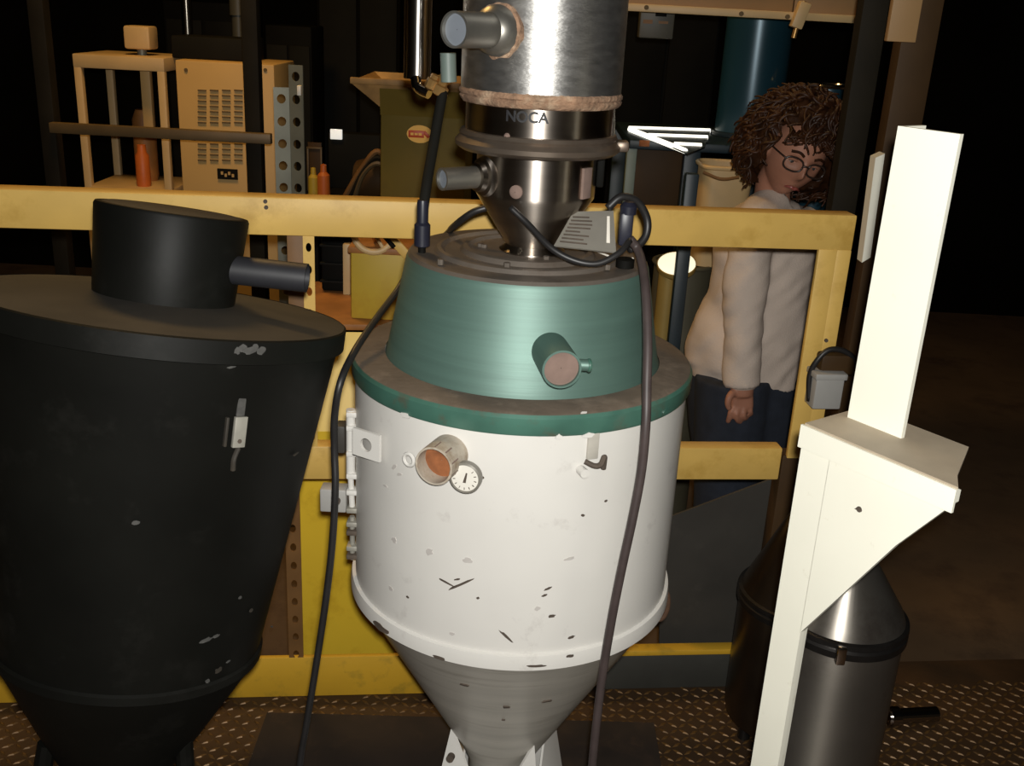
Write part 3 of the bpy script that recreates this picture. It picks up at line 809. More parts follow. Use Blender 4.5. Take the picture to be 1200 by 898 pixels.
obj('lip', slab([A0 + E1 * -.004 - E2 * .003 + Vector((0, 0, .002)), Vector((tip.x, tip.y, 1.002)) - E2 * .003, Vector((tip.x, tip.y, .972)) - E2 * .003, A0 + E1 * -.004 - E2 * .003 - Vector((0, 0, .030))], .004, E2), 'stand_white', st, smooth=False)
Lt = (tip - A0).dot(E1)
obj('ledge', slab([A0, A0 + E1 * Lt, A0 + E1 * (Lt - .02) + E2 * .03, A0 + E1 * .16 + E2 * .125, A0 + E2 * .125], .005, (0, 0, 1)), 'ledge_beige', st, smooth=False)
u0 = atZ(993, 489, 1.005); u1 = atZ(1049, 515, 1.005)
wu = (u1 - u0).dot(E1) * 1.03
UH = .385                                    # it leaves the photograph's edge above this height
obj('upright', slab([u0, u0 + E1 * wu, u0 + E1 * wu + Vector((0, 0, UH)), u0 + Vector((0, 0, UH))], .007, E2), 'stand_white', st, smooth=False)
obj('upright_flange', slab([u0 + E2 * .007, u0 + E2 * .05, u0 + E2 * .05 + Vector((0, 0, UH)), u0 + E2 * .007 + Vector((0, 0, UH))], .006, E1), 'stand_white', st, smooth=False)
obj('floor_pad', box(Vector((A0.x, A0.y, .004)) + E1 * .04 + E2 * .04, (.16, .16, .008), basis((0, 0, 1), E1), .002), 'stand_white', st)
pw = sp_(1007, 597)
obj('bolt_hole', cyl(pw - E2 * .001, pw + E2 * .002, .004, seg=12), 'chip', st)
obj('scrape', blob_patch(pw - E2 * .002, -E2, .012, .004, 3, lift=.0004), 'chip', st, smooth=False)

# ================================================================ CANISTERS
def canister(name, label, cx, cy, R, zr, ztop, zb, m, legs=True):
    t = thing(name, label, 'canister', (cx, cy, 0), 'canisters behind the white stand')
    obj('body', lathe([(R * .80, zb), (R * .97, zb + .02), (R, zb + .05), (R, zr)], (cx, cy, 0), seg=72, cap0=True), m, t)
    obj('clamp_band', lathe([(R, zr - .004), (R + .006, zr), (R + .006, zr + .012), (R + .002, zr + .016), (R + .006, zr + .020), (R + .005, zr + .028), (R - .002, zr + .03)], (cx, cy, 0), seg=72), 'band_dark', t)
    obj('lid', lathe([(R - .001, zr + .028), (R * .93, zr + .045), (R * .30, ztop), (R * .22, ztop + .01), (.0005, ztop + .012)], (cx, cy, 0), seg=72), m, t)
    a = Vector((cx - .3 * R, cy - .954 * R, zr + .010))
    obj('buckle', box(a + Vector((0, -.006, 0)), (.016, .014, .034), None, .003), 'chrome', t)
    for k in range(3):
        a = radians(200 + 120 * k)
        obj('foot', cyl((cx + cos(a) * R * .7, cy + sin(a) * R * .7, 0), (cx + cos(a) * R * .7, cy + sin(a) * R * .7, zb + .01), .014, .012, 14), 'band_dark', t)
    return t
ca = atY(950, 880, 1.56)
k1 = canister('canister', 'brushed stainless steel canister with clamp band standing right beside the white stand leg', ca.x + .012, 1.56, .106, .512, .66, .10, 'canister')
cb = atY(925, 760, 1.93)
k2 = canister('canister', 'dark brown steel canister with cone lid standing behind the white stand leg', cb.x, 1.92, .125, .335, .56, .03, 'canister_dark')
# chrome pipe on the floor on the right
p0 = atZ(1040, 838, .03); 
cp = thing('drain_pipe', 'short chrome pipe with collar lying on the floor beside the stainless canister', 'pipe', (p0.x, p0.y, 0))
obj('pipe', cyl((p0.x, p0.y, .024), (p0.x + .12, p0.y + .02, .024), .018, seg=24), 'chrome', cp)
obj('collar', cyl((p0.x + .004, p0.y, .024), (p0.x + .026, p0.y + .003, .024), .024, seg=24), 'chrome', cp)

# ================================================================ RIGHT POSTS
def vpost(name, pxl, pxr, pyref, Y, z0, z1, depth, m, label, cat='post'):
    a, b = atY(pxl, pyref, Y), atY(pxr, pyref, Y)
    o = obj(name, box(((a.x + b.x) / 2, Y + depth / 2, (z0 + z1) / 2), (b.x - a.x, depth, z1 - z0), None, .003), m)
    return tag(o, label, cat)
vpost('steel_post', 994, 1024, 120, 2.42, -.35, 3.4, .05, 'post_dark', 'dark grey square steel post behind the end of the yellow railing')
a, b = atY(1000, 300, 2.30), atY(1036, 300, 2.30)
bp = thing('column', 'dark brown steel column with white strip beside the railing end', 'column', ((a.x + b.x) / 2 + .02, 2.3, 0))
obj('web', box(((a.x + b.x) / 2 + .02, 2.30, 1.7), (.075, .05, 3.4), None, .002), 'post_brown', bp)
wa, wb, wc, wd = atY(1026, 185, 2.24), atY(1037, 180, 2.24), atY(1020, 302, 2.24), atY(1010, 308, 2.24)
obj('strip', slab([wa, wb, wc, wd], .036, (0, 1, 0)), 'stand_white', bp, smooth=False)
ba = atY(1053, 25, 2.26)
obj('tag_plate', box((ba.x + .01, 2.262, ba.z + .06), (.06, .02, .2), None, .002), 'duct_beige', bp)

# switch box on the railing post, with cable
sb = thing('switch_box', 'pale grey switch box with lid on the yellow railing end post', 'switch box', rail_pt(965, 476, .05))
c0, c1, c2, c3 = rail_pt(951, 437, .06), rail_pt(983, 444, .06), rail_pt(976, 472, .06), rail_pt(951, 477, .06)
c = (rail_pt(966, 456, .05))
obj('body', box(c, (.062, .05, .075), Matrix.Rotation(math.atan(RS), 3, 'Z'), .004), 'box_grey', sb)
obj('lid', box(c + Vector((0, 0, .036)), (.070, .058, .014), Matrix.Rotation(math.atan(RS), 3, 'Z'), .003), 'box_grey', sb)
cable('switch_cable', [rail_pt(948, 470, .05), rail_pt(949, 440, .045), rail_pt(958, 422, .05), rail_pt(972, 410, .05), rail_pt(990, 412, .05), rail_pt(1003, 425, .05), rail_pt(1012, 460, .05), rail_pt(1010, 520, .05)],
      .006, 'rubber', 'black cable arching over the pale grey switch box')
dk = rail_pt(978, 425, .035)
tag(obj('junction_box', box(dk, (.075, .04, .045), Matrix.Rotation(math.atan(RS), 3, 'Z'), .006), 'post_brown'), 'dark brown junction box on the railing post above the grey switch box', 'junction box')

# ================================================================ BACKGROUND LEFT
ZF = -.35
def upright_box(pxl, pxr, pyt, Y, depth, zb=ZF):
    a, b = atY(pxl, pyt, Y), atY(pxr, pyt, Y); zt = (a.z + b.z) / 2
    return (Vector(((a.x + b.x) / 2, Y + depth / 2, (zb + zt) / 2)), (b.x - a.x, depth, zt - zb), zt)
# beige control cabinet with louvres
c, s, zt = upright_box(205, 321, 73, 4.0, .35)
kb = thing('control_cabinet', 'beige sheet metal cabinet with louvre slots and dark nameplate', 'cabinet', (c.x, c.y, ZF))
obj('body', box(c, s, None, .006), 'cabinet_beige', kb)
for r in range(14):
    for q in range(4):
        a = atY(237 + q * 14.2, 106 + r * 6.3, 4.0)
        if 148 < 106 + r * 6.3 < 163: continue
        obj('louvre', box((a.x, 3.998, a.z), (.032, .008, .0055)), 'louver_dark', kb, smooth=False)
a = atY(267, 204, 4.0); o = obj('nameplate', box((a.x, 3.997, a.z), (.078, .008, .040)), 'machine_charcoal', kb, smooth=False)
for k in range(4):
    obj('nameplate_print', box((a.x - .02 + k * .014, 3.992, a.z + .004 * (-1) ** k), (.009, .003, .012)), 'cabinet_beige', o, smooth=False)
for px in (218, 311):
    a = atY(px, 82, 4.0); obj('screw', cyl((a.x, 3.996, a.z), (a.x, 4.004, a.z), .007, seg=10), 'louver_dark', kb)
dkc = atY(243, 58, 4.05)
tag(obj('equipment_box', box((dkc.x, 4.2, zt + .042), (.30, .22, .082), None, .006), 'machine_charcoal'), 'dark equipment box lying on top of the beige louvred cabinet', 'box')

# dark pipe rack in front of the cabinet
a = atY(297, 110, 3.5); a2 = atY(60, 155, 3.5)
pr = thing('pipe_rack', 'dark brown steel rack posts with a horizontal bar in front of the beige cabinet', 'rack', ((a.x + a2.x) / 2, 3.5, ZF))
obj('post', box((a.x, 3.5, 1.5), (.052, .052, 3.75), None, .004), 'post_dark', pr)
obj('post', box((a2.x, 3.5, 1.5), (.052, .052, 3.75), None, .004), 'post_dark', pr)
b0, b1 = atY(60, 154, 3.46), atY(318, 158, 3.46)
zb = (b0.z + b1.z) / 2
obj('cross_bar', box(((b0.x + b1.x) / 2, 3.46, zb), (b1.x - b0.x, .03, .034), None, .003), 'bar_tan', pr)

# cream open frame shelf on the far left
a, b = atY(92, 76, 4.0), atY(189, 76, 4.0); zt = (a.z + b.z) / 2
zs = atY(170, 222, 4.0).z
fr = thing('open_shelf', 'cream open frame shelf holding orange tubes left of the beige cabinet', 'shelf', ((a.x + b.x) / 2, 4.15, ZF))
for x in (a.x, b.x):
    for y in (4.0, 4.3):
        obj('upright', box((x, y, (ZF + zt) / 2), (.028, .028, zt - ZF), None, .003), 'cream', fr)
cen = atY(168, 120, 4.05)
zbm = atY(168, 160, 4.02).z
obj('middle_bar', box((cen.x, 4.10, (zbm + zt) / 2), (.038, .03, zt - zbm), None, .003), 'cabinet_beige', fr)
obj('top_board', box(((a.x + b.x) / 2, 4.15, zt + .008), (b.x - a.x + .03, .33, .05), None, .004), 'cream', fr)
obj('shelf_board', box(((a.x + b.x) / 2, 4.15, zs - .012), (b.x - a.x + .02, .33, .03), None, .004), 'cream', fr)
obj('shelf_board', box(((a.x + b.x) / 2, 4.15, zs - .5), (b.x - a.x + .02, .33, .03), None, .004), 'cream', fr)
tpz = zt + .033
for i, (px, h, m, lab) in enumerate(((171, .16, 'orange', 'orange tube standing on the cream open shelf'),)):
    a_ = atY(px, 215, 4.08)
    tag(obj('tube_bottle', lathe([(.026, 0), (.028, .01), (.026, h * .75), (.018, h * .82), (.016, h), (.0005, h)], (a_.x, 4.06, zs + .003), (0, 0, 1), 24, True), m), lab, 'tube')
a_ = atY(160, 125, 4.12)
tag(obj('orange_canister', lathe([(.04, 0), (.045, .02), (.045, .24), (.03, .28), (.0005, .28)], (a_.x - .005, 4.20, zs + .003), (0, 0, 1), 28, True), 'bench_brown'), 'rust orange canister at the back of the cream open shelf', 'canister')
# beige device on the shelf
b_ = atY(163, 44, 4.1)
dv = thing('shelf_device', 'beige device box on a metal neck on top of the cream shelf', 'device', (b_.x, 4.12, tpz))
obj('neck', cyl((b_.x, 4.12, tpz), (b_.x, 4.12, b_.z - .04), .018, seg=16), 'strut_grey', dv)
obj('head', box((b_.x, 4.12, b_.z), (.10, .1, .085), None, .01), 'cream', dv)

# perforated strut angle
YS = 3.3
a = atY(339, 200, YS)
sg = thing('perforated_upright', 'grey perforated steel angle upright with two rows of holes', 'upright', (a.x, YS, ZF))
la, lb2 = atY(320, 102, YS), atY(338, 102, YS)
wc = lb2.x - la.x
n = int((la.z - ZF) / .0685)
obj('flange', perforated((la.x, YS, ZF), (1, .25, 0), (0, 0, 1), wc, (la.z - ZF) / n, .0135, n, .004, .0145), 'strut_grey', sg, angle=20)
ra = atY(339, 82, YS); n2_ = n + 1
obj('flange', perforated((lb2.x, YS + .013, ZF), (1, -.25, 0), (0, 0, 1), wc, (la.z - ZF) / n, .0135, n2_, .004, .0145), 'strut_grey', sg, angle=20)
a = atY(351, 106, YS - .02)
obj('clip', box(a, (.012, .02, .03), None, .002), 'white_wire', sg)

# dark bench with small things on it
a, b = atY(356, 236, 4.0), atY(470, 236, 4.0); zbn = (a.z + b.z) / 2
bn = thing('workbench', 'dark steel workbench between the perforated upright and the olive machine', 'bench', ((a.x + b.x) / 2, 4.25, ZF))
obj('top', box(((a.x + b.x) / 2, 4.25, zbn - .02), (b.x - a.x, .5, .04), None, .004), 'machine_charcoal', bn)
for x in (a.x + .03, b.x - .03):
    for y in (4.04, 4.46):
        obj('leg', box((x, y, (ZF + zbn - .04) / 2), (.04, .04, zbn - .04 - ZF), None, .003), 'machine_dark', bn)
def on_bench(px, pyt, Y, r, m, nm, label, cat):
    t = atY(px, pyt, Y); h = t.z - zbn
    return tag(obj(nm, lathe([(r, 0), (r * 1.05, .01), (r, h * .65), (r * .55, h * .75), (r * .5, h * .97), (.0005, h)], (t.x, Y, zbn), (0, 0, 1), 20, True), m), label, cat)
on_bench(367, 196, 4.08, .020, 'olive_yellow', 'bottle', 'small green yellow bottle on the dark workbench', 'bottle')
on_bench(379, 192, 4.08, .024, 'orange', 'bottle', 'small orange bottle on the dark workbench', 'bottle')
t = atY(369, 182, 4.2)
pf = thing('photo_frame', 'small dark plate with pale frame standing behind the bottles on the workbench', 'frame', (t.x, 4.2, zbn))
obj('plate', box((t.x, 4.2, t.z - .05), (.055, .01, (t.z - zbn + .06)), None, .001), 'post_brown', pf)
hh = t.z + .03
for dx in (-.027, .027): obj('frame_bar', box((t.x + dx, 4.194, (zbn + hh) / 2), (.007, .014, hh - zbn), None, .001), 'bar_tan', pf)
obj('frame_bar', box((t.x, 4.194, hh), (.062, .014, .007), None, .001), 'bar_tan', pf)
a, b = atY(385, 164, 4.3), atY(447, 164, 4.3)
mn = thing('operator_console', 'dark control panel with bright white label on the workbench', 'panel', ((a.x + b.x) / 2, 4.33, zbn))
obj('body', box(((a.x + b.x) / 2, 4.33, (zbn + a.z + .03) / 2), (b.x - a.x, .08, a.z + .03 - zbn), None, .004), 'machine_charcoal', mn)
t = atY(394, 157.5, 4.28)
obj('label_glow', box((t.x, 4.282, t.z), (.048, .014, .040), None, .002), 'glowing_label', mn)  # plain white label, made to glow so it reads bright
# dark hose coil and motor beside the olive machine
t = atY(447, 222, 3.75)
mo = thing('motor', 'dark greasy motor with bent hoses beside the olive machine', 'motor', (t.x, 3.78, zbn - .05))
obj('housing', lathe([(.05, -.10), (.075, -.09), (.08, -.05), (.08, .05), (.06, .08), (.03, .09), (.0005, .09)], (t.x, 3.80, t.z + .03), (1, -.25, .15), 28, True), 'post_brown', mo)
for k in range(3):
    obj('hose', tube([Vector((t.x - .10 - k * .02, 3.72, t.z - .05)), Vector((t.x - .06, 3.70, t.z + .06 + k * .012)), Vector((t.x, 3.70, t.z + .10 + k * .02)), Vector((t.x + .06, 3.72, t.z + .02))], .011, 8), ('bar_tan', 'post_dark', 'brown_angle')[k], mo)
obj('fitting', lathe([(.012, 0), (.016, .01), (.012, .03), (.0005, .03)], (t.x - .03, 3.72, t.z + .10), (.3, 0, 1), 12, True), 'pipe_steel', mo)
obj('bracket', box((t.x, 3.80, (ZF + t.z - .03) / 2), (.08, .08, t.z - .03 - ZF), None, .004), 'machine_dark', mo)

# olive machine with flared lip and oval badge
YO = 3.1
a, b = atY(446, 122, YO), atY(548, 122, YO)
om = thing('granulator', 'olive green machine housing with flared tan hopper lip and oval red yellow badge', 'machine', ((a.x + b.x) / 2, YO + .2, ZF))
zo = a.z
ob = obj('housing', box(((a.x + b.x) / 2, YO + .2, (ZF + zo) / 2), (b.x - a.x, .4, zo - ZF), None, .005), 'olive', om)
ftl, ftr = atY(412, 96, YO), atY(560, 96, YO); zl = ftl.z
fb = BM()
lo = [(a.x, YO + .003, zo - .01), (b.x, YO + .003, zo - .01), (b.x, YO + .40, zo - .01), (a.x, YO + .40, zo - .01)]
hi = [(ftl.x, YO - .02, zl), (ftr.x, YO - .02, zl), (ftr.x, YO + .45, zl), (ftl.x, YO + .45, zl)]
lv = [fb.verts.new(v) for v in lo]; hv = [fb.verts.new(v) for v in hi]
for i in range(4):
    j = (i + 1) % 4; fb.faces.new((lv[i], lv[j], hv[j], hv[i]))
bmesh.ops.recalc_face_normals(fb, faces=fb.faces[:]); bmesh.ops.solidify(fb, geom=fb.faces[:], thickness=.006)
obj('front_plate', slab([(a.x, YO - .001, zo - .03), (b.x, YO - .001, zo - .03), (b.x, YO - .022, zl - .012), (a.x, YO - .022, zl - .012)], -.003, (0, 1, 0)), 'olive', om, smooth=False)
obj('hopper_lip', fb, 'tan_lip', om, smooth=False)
obj('lip_rim', box(((ftl.x + ftr.x) / 2, YO - .022, zl + .006), (ftr.x - ftl.x, .012, .018), None, .002), 'tan_lip', om)
t = atY(492, 157, YO)
bg = obj('badge', lathe([(.036, 0), (.038, .003), (.038, .005), (.0005, .005)], (0, 0, 0), (0, 0, 1), 40), 'yellow_sign', om)
bg.scale = (1, .68, 1); bg.rotation_euler = (radians(90), 0, 0)
bg.location = Vector((t.x, YO - .001, t.z)) - WLOC[om.name]
WLOC[bg.name] = Vector((t.x, YO - .001, t.z))
rd = obj('badge_red', box((0, 0, 0), (.046, .030, .004), None, .0005), 'red_sign', bg)
rd.location = (-.010, 0, .004)
for k in range(3):                            # pale worn band across the red field
    tl = obj('badge_mark', box((0, 0, 0), (.0095, .011 - .002 * (k % 2), .003), None, .0005), 'yellow_sign', bg, smooth=False); tl.location = (-.022 + k * .012, 0, .0065)
rd2 = obj('badge_red', box((0, 0, 0), (.012, .030, .004), None, .0005), 'red_sign', bg); rd2.location = (.020, .0, .0035); rd2.rotation_euler = (0, 0, radians(35))

# yellow cabinet behind the railing with brown top, and the pump standing on it
YC = 2.36
a, b = atY(330, 390, YC), atY(540, 390, YC); zc = atY(412, 388, YC + .08).z
yc = thing('yellow_cabinet', 'bright yellow steel cabinet with brown top behind the railing', 'cabinet', ((a.x + b.x) / 2, YC + .2, ZF))
zm = .50                                      # the front leans back above this height, shaped to mirror the flash
obj('front_panel', box(((a.x + b.x) / 2, YC, (ZF + zm) / 2), (b.x - a.x, .02, zm - ZF), None, .003), 'yellow_panel', yc)
obj('sloped_panel', slab([(a.x, YC - .01, zm - .002), (b.x, YC - .01, zm - .002), (b.x, YC + .08, zc), (a.x, YC + .08, zc)], .012, (0, .94, -.33)), 'yellow_panel', yc, smooth=False)
obj('side_panel', box((a.x + .01, YC + .30, (ZF + zc) / 2), (.02, .36, zc - ZF), None, .003), 'yellow_panel', yc)
obj('side_panel', box((b.x - .01, YC + .30, (ZF + zc) / 2), (.02, .36, zc - ZF), None, .003), 'yellow_panel', yc)
obj('top', box(((a.x + b.x) / 2, YC + .31, zc + .006), (b.x - a.x + .01, .42, .016), None, .003), 'bench_brown', yc)
yc.rotation_euler.z = radians(8.3)            # turned so the sloped panel throws the flash highlight back
zt = zc + .0138
a, b = atY(411, 384, YC + .14), atY(478, 384, YC + .14); tp = atY(440, 296, YC + .14)
pu = thing('pump_unit', 'mustard yellow box with beige handwheel and slanted bar on the brown cabinet top', 'pump', ((a.x + b.x) / 2, YC + .23, zt))
obj('body', box(((a.x + b.x) / 2, YC + .23, (zt + tp.z) / 2), (b.x - a.x, .18, tp.z - zt), None, .006), 'olive_yellow', pu)
obj('rim', box(((a.x + b.x) / 2, YC + .23, tp.z + .004), (b.x - a.x + .012, .19, .016), None, .003), 'bench_brown', pu)
hw = atY(438, 272, YC + .15)
wh = obj('handwheel', torus(hw, (.15, -1, .35), .050, .008, 36, 10), 'cream', pu)
for k in range(3):
    a_ = radians(90 + 120 * k); B = basis((.15, -1, .35))
    obj('spoke', tube([hw, hw + B @ Vector((cos(a_) * .05, sin(a_) * .05, 0))], .005, 8, 1), 'cream', wh)
obj('hub', lathe([(.010, -.012), (.012, 0), (.008, .012), (.0005, .013)], hw, (.15, -1, .35), 16, True), 'brass', wh)
obj('wheel_stem', cyl(hw, Vector((hw.x, YC + .23, tp.z)), .009, seg=12), 'brass', pu)
s0, s1 = atY(447, 266, YC + .13), atY(487, 310, YC + .13)
obj('slant_bar', box((s0 + s1) / 2, ((s1 - s0).length, .012, .022), basis((0, -1, 0), s1 - s0) @ Matrix.Rotation(radians(90), 3, 'X'), .002), 'yellow_rail', pu)
s0, s1 = atY(437, 262, YC + .11), atY(462, 290, YC + .11)
obj('dark_lever', tube([s0, s1], .006, 8, 1), 'machine_dark', pu)
a, b = atY(376, 350, YC + .38), atY(408, 350, YC + .38); tp2 = atY(390, 262, YC + .38)
gm = thing('gearbox', 'black gear motor beside the mustard yellow pump box', 'gearbox', ((a.x + b.x) / 2, YC + .44, zt))
obj('body', box(((a.x + b.x) / 2, YC + .45, (zt + tp2.z) / 2), (b.x - a.x, .12, tp2.z - zt), None, .008), 'machine_dark', gm)
for k in range(4):
    zz = zt + .03 + k * .05
    obj('fin', box(((a.x + b.x) / 2, YC + .386, zz), (b.x - a.x + .004, .012, .006), None, .001), 'machine_charcoal', gm)
a = atY(404, 310, YC + .34)
obj('side_cover', box((a.x, YC + .38, (zt + a.z) / 2 + .02), (.02, .03, a.z - zt + .06), None, .003), 'cream', gm)

# vague dark machinery high at the back left
for (pxl, pxr, pyt, Y, dpt, m, nm, lab, cat) in ((190, 285, 2, 5.6, .4, 'machine_dark', 'machine_housing', 'tall dark machine housing far behind the beige cabinet', 'machine'),
        (370, 470, -30, 5.6, .4, 'wall_dark', 'machine_housing', 'tall dark machine housing far behind the olive machine', 'machine'),
        (310, 365, 30, 5.0, .3, 'machine_dark', 'machine_housing', 'narrow dark machine housing behind the perforated upright', 'machine')):
    c, s, zt_ = upright_box(pxl, pxr, pyt, Y, dpt)
    t = thing(nm, lab, cat, (c.x, c.y, ZF))
    o = obj('body', box(c, s, None, .01), m, t)
    for k in range(2):
        obj('door', box((c.x + (k - .5) * s[0] * .48, Y - .006, c.z), (s[0] * .44, .016, s[2] * .9), None, .004), 'machine_charcoal', t)
a = atY(219, 20, 4.6)
pq = thing('exhaust_pipe', 'slim dark steel pipe rising behind the beige cabinet', 'pipe', (a.x, 4.6, ZF))
obj('pipe', cyl((a.x, 4.6, ZF), (a.x, 4.6, 3.38), .022, seg=20), 'steel_dark', pq)
obj('coupling', cyl((a.x, 4.6, 1.5), (a.x, 4.6, 1.56), .03, seg=20), 'steel_dark', pq)
a = atY(279, 15, 4.7)
pq = thing('conduit', 'pale grey conduit with coupling rising behind the beige cabinet', 'pipe', (a.x, 4.7, ZF))
obj('pipe', cyl((a.x, 4.7, ZF), (a.x, 4.7, 3.38), .028, seg=20), 'box_dim', pq)
obj('coupling', cyl((a.x, 4.7, 1.42), (a.x, 4.7, 1.5), .036, seg=20), 'box_dim', pq)

# ================================================================ BACKGROUND RIGHT
# overhead duct panel
YD = 3.3
pA, pB = atY(722, 10, YD), atY(1014, 26, YD)
zl = (pA.z + pB.z) / 2
od = thing('overhead_panel', 'beige overhead sheet metal panel with flanged lower edge and clamp', 'panel', ((pA.x + pB.x) / 2, YD + .15, zl))
tilt = Matrix.Rotation(-atan2(pB.z - pA.z, pB.x - pA.x), 3, 'Y')
mid = (pA + pB) / 2
for k, (u0, u1) in enumerate(((0, .705), (.71, 1))):
    x0_, x1_ = pA.lerp(pB, u0), pA.lerp(pB, u1); m_ = (x0_ + x1_) / 2
    obj('sheet', box((m_.x, YD + .02, m_.z + .95), (x1_.x - x0_.x, .03, 1.9), None, .002), 'duct_beige', od)
obj('lower_flange', box((mid.x, YD - .005, mid.z + .006), ((pB - pA).length, .05, .022), tilt, .002), 'cream', od)
for px in (757, 868, 922):
    a = atY(px, 12 + (px - 730) * .066, YD - .03); obj('flange_bolt', cyl((a.x, YD - .036, a.z + .012), (a.x, YD - .02, a.z + .012), .007, seg=10), 'louver_dark', od)
a = atY(936, 22, YD - .03)
obj('clamp', box((a.x, YD - .04, a.z + .01), (.034, .04, .075), Matrix.Rotation(radians(15), 3, 'Y'), .003), 'cream', od)
obj('clamp_screw', cyl((a.x - .01, YD - .04, a.z - .055), (a.x + .005, YD - .04, a.z + .05), .008, seg=12), 'brass', od)
# grey electric box hung below the panel
a, b = atY(748, 44, 3.5), atY(788, 44, 3.5)
eb = thing('switchgear_box', 'small dim grey electric box hanging under the beige overhead panel', 'electric box', ((a.x + b.x) / 2, 3.5, a.z))
obj('body', box(((a.x + b.x) / 2, 3.52, a.z + .065), (b.x - a.x, .06, .13), None, .004), 'box_dim', eb)
obj('switch', box(((a.x + b.x) / 2 + .01, 3.487, a.z + .085), (.035, .015, .035), None, .002), 'machine_dark', eb)
obj('warning_label', box(((a.x + b.x) / 2 - .03, 3.489, a.z + .05), (.03, .004, .012)), 'brown_angle', eb, smooth=False)
obj('warning_label', box(((a.x + b.x) / 2 + .02, 3.489, a.z + .05), (.03, .004, .008)), 'brown_angle', eb, smooth=False)
obj('hanger', box(((a.x + b.x) / 2, 3.53, 2.45), (.02, .02, 1.95), None, .002), 'machine_dark', eb)
c, s, zt_ = upright_box(728, 850, -20, 5.2, .5)
t = thing('switch_cupboard', 'tall black cupboard far behind the blue table', 'cupboard', (c.x, c.y, ZF))
obj('body', box(c, s, None, .01), 'machine_dark', t)
for k in range(2): obj('door', box((c.x + (k - .5) * s[0] * .49, 5.194, c.z), (s[0] * .46, .016, s[2] * .94), None, .004), 'machine_dark', t)

# blue table with glowing reflection bars
YB = 3.55
zt = atY(770, 158, YB + .1).z
xl, xr = atY(735, 178, YB).x, atY(812, 180, YB).x
bt = thing('blue_table', 'dark blue steel table under the blue tank, with panelled side', 'table', ((xl + xr) / 2, YB + .25, ZF))
bl = atZ(736, 150, zt); br = atZ(834, 153, zt); fr_ = atZ(812, 180, zt)
XR2 = atY(930, 180, YB).x
obj('top', box(((xl + XR2) / 2, 3.80, zt - .02), (XR2 - xl, .60, .03), None, .004), 'blue_frame', bt)
for x, y, m in ((xl + .012, 3.52, 'teal_pale'), (atY(810, 200, 3.5).x, 3.52, 'blue_frame'), (XR2 - .02, 3.52, 'blue_frame'), (xl + .02, 4.07, 'blue_frame'), (XR2 - .02, 4.07, 'blue_frame')):
    obj('leg', box((x, y, (ZF + zt - .03) / 2), (.034 if m == 'teal_pale' else .055, .034, zt - .03 - ZF), None, .003), m, bt)
obj('side_panel', box(((xl + atY(810, 200, 3.5).x) / 2, 3.56, zt - .18), (atY(810, 200, 3.5).x - xl - .05, .01, .28), None, .002), 'post_brown', bt)
a = atY(755, 168, 3.50)
obj('orange_tag', box((a.x, 3.497, a.z), (.034, .012, .02), None, .002), 'rust', bt)
# tray on the table, lamp reflections added as self-glowing bars
tl_ = thing('reflection_tray', 'glowing white bars standing in for reflections in a flat tray on the blue table', 'lamp', ((xl + xr) / 2, 3.75, zt - .005))
zq = zt + .004
def tz(px, py): return atZ(px, py, zq)
for nm, A_, B_ in (('glow_bar', tz(737, 150.5), tz(832, 153.5)), ('glow_bar', tz(738, 151.5), tz(803, 177)), ('glow_bar', tz(760, 159), tz(829, 161.5)), ('glow_bar', tz(790, 169.5), tz(822, 171))):
    obj(nm, tube([A_, B_], .0085, 10, 1), 'reflection_glow', tl_)
obj('reflection_tray_base', slab([tz(735, 149), tz(833, 152), tz(826, 172), tz(806, 180)], .004, (0, 0, -1)), 'blue_frame', tl_, smooth=False)
# blue tank
a, b = atY(837, 170, 3.78), atY(912, 170, 3.78)
tb_ = thing('blue_tank', 'large dark blue cylindrical tank on the blue table', 'tank', ((a.x + b.x) / 2, 3.80, zt - .005))
R_ = (b.x - a.x) / 2
obj('shell', lathe([(R_, 0), (R_, .62)], ((a.x + b.x) / 2, 3.80, zt - .005), (0, 0, 1), 64, True, True), 'blue_tank', tb_)
obj('foot_ring', lathe([(R_ + .001, 0), (R_ + .008, .002), (R_ + .008, .016), (R_, .018)], ((a.x + b.x) / 2, 3.80, zt - .005), (0, 0, 1), 64), 'blue_frame', tb_)
obj('top_ring', lathe([(R_, .60), (R_ + .008, .602), (R_ + .008, .622), (R_, .624)], ((a.x + b.x) / 2, 3.80, zt - .005), (0, 0, 1), 64), 'blue_frame', tb_)
# second blue drum with bright rim
a, b = atY(958, 102, 3.5), atY(1010, 102, 3.5)
sd = thing('blue_drum', 'blue drum with thin bright rim behind the woman', 'drum', ((a.x + b.x) / 2, 3.65, ZF))
R_ = (b.x - a.x) / 2
obj('shell', lathe([(R_, 0), (R_, a.z - ZF)], ((a.x + b.x) / 2, 3.62, ZF), (0, 0, 1), 48, True, True), 'blue_tank', sd)
obj('rim', torus(((a.x + b.x) / 2, 3.62, a.z), (0, 0, 1), R_, .008, 48, 8), 'chrome', sd)

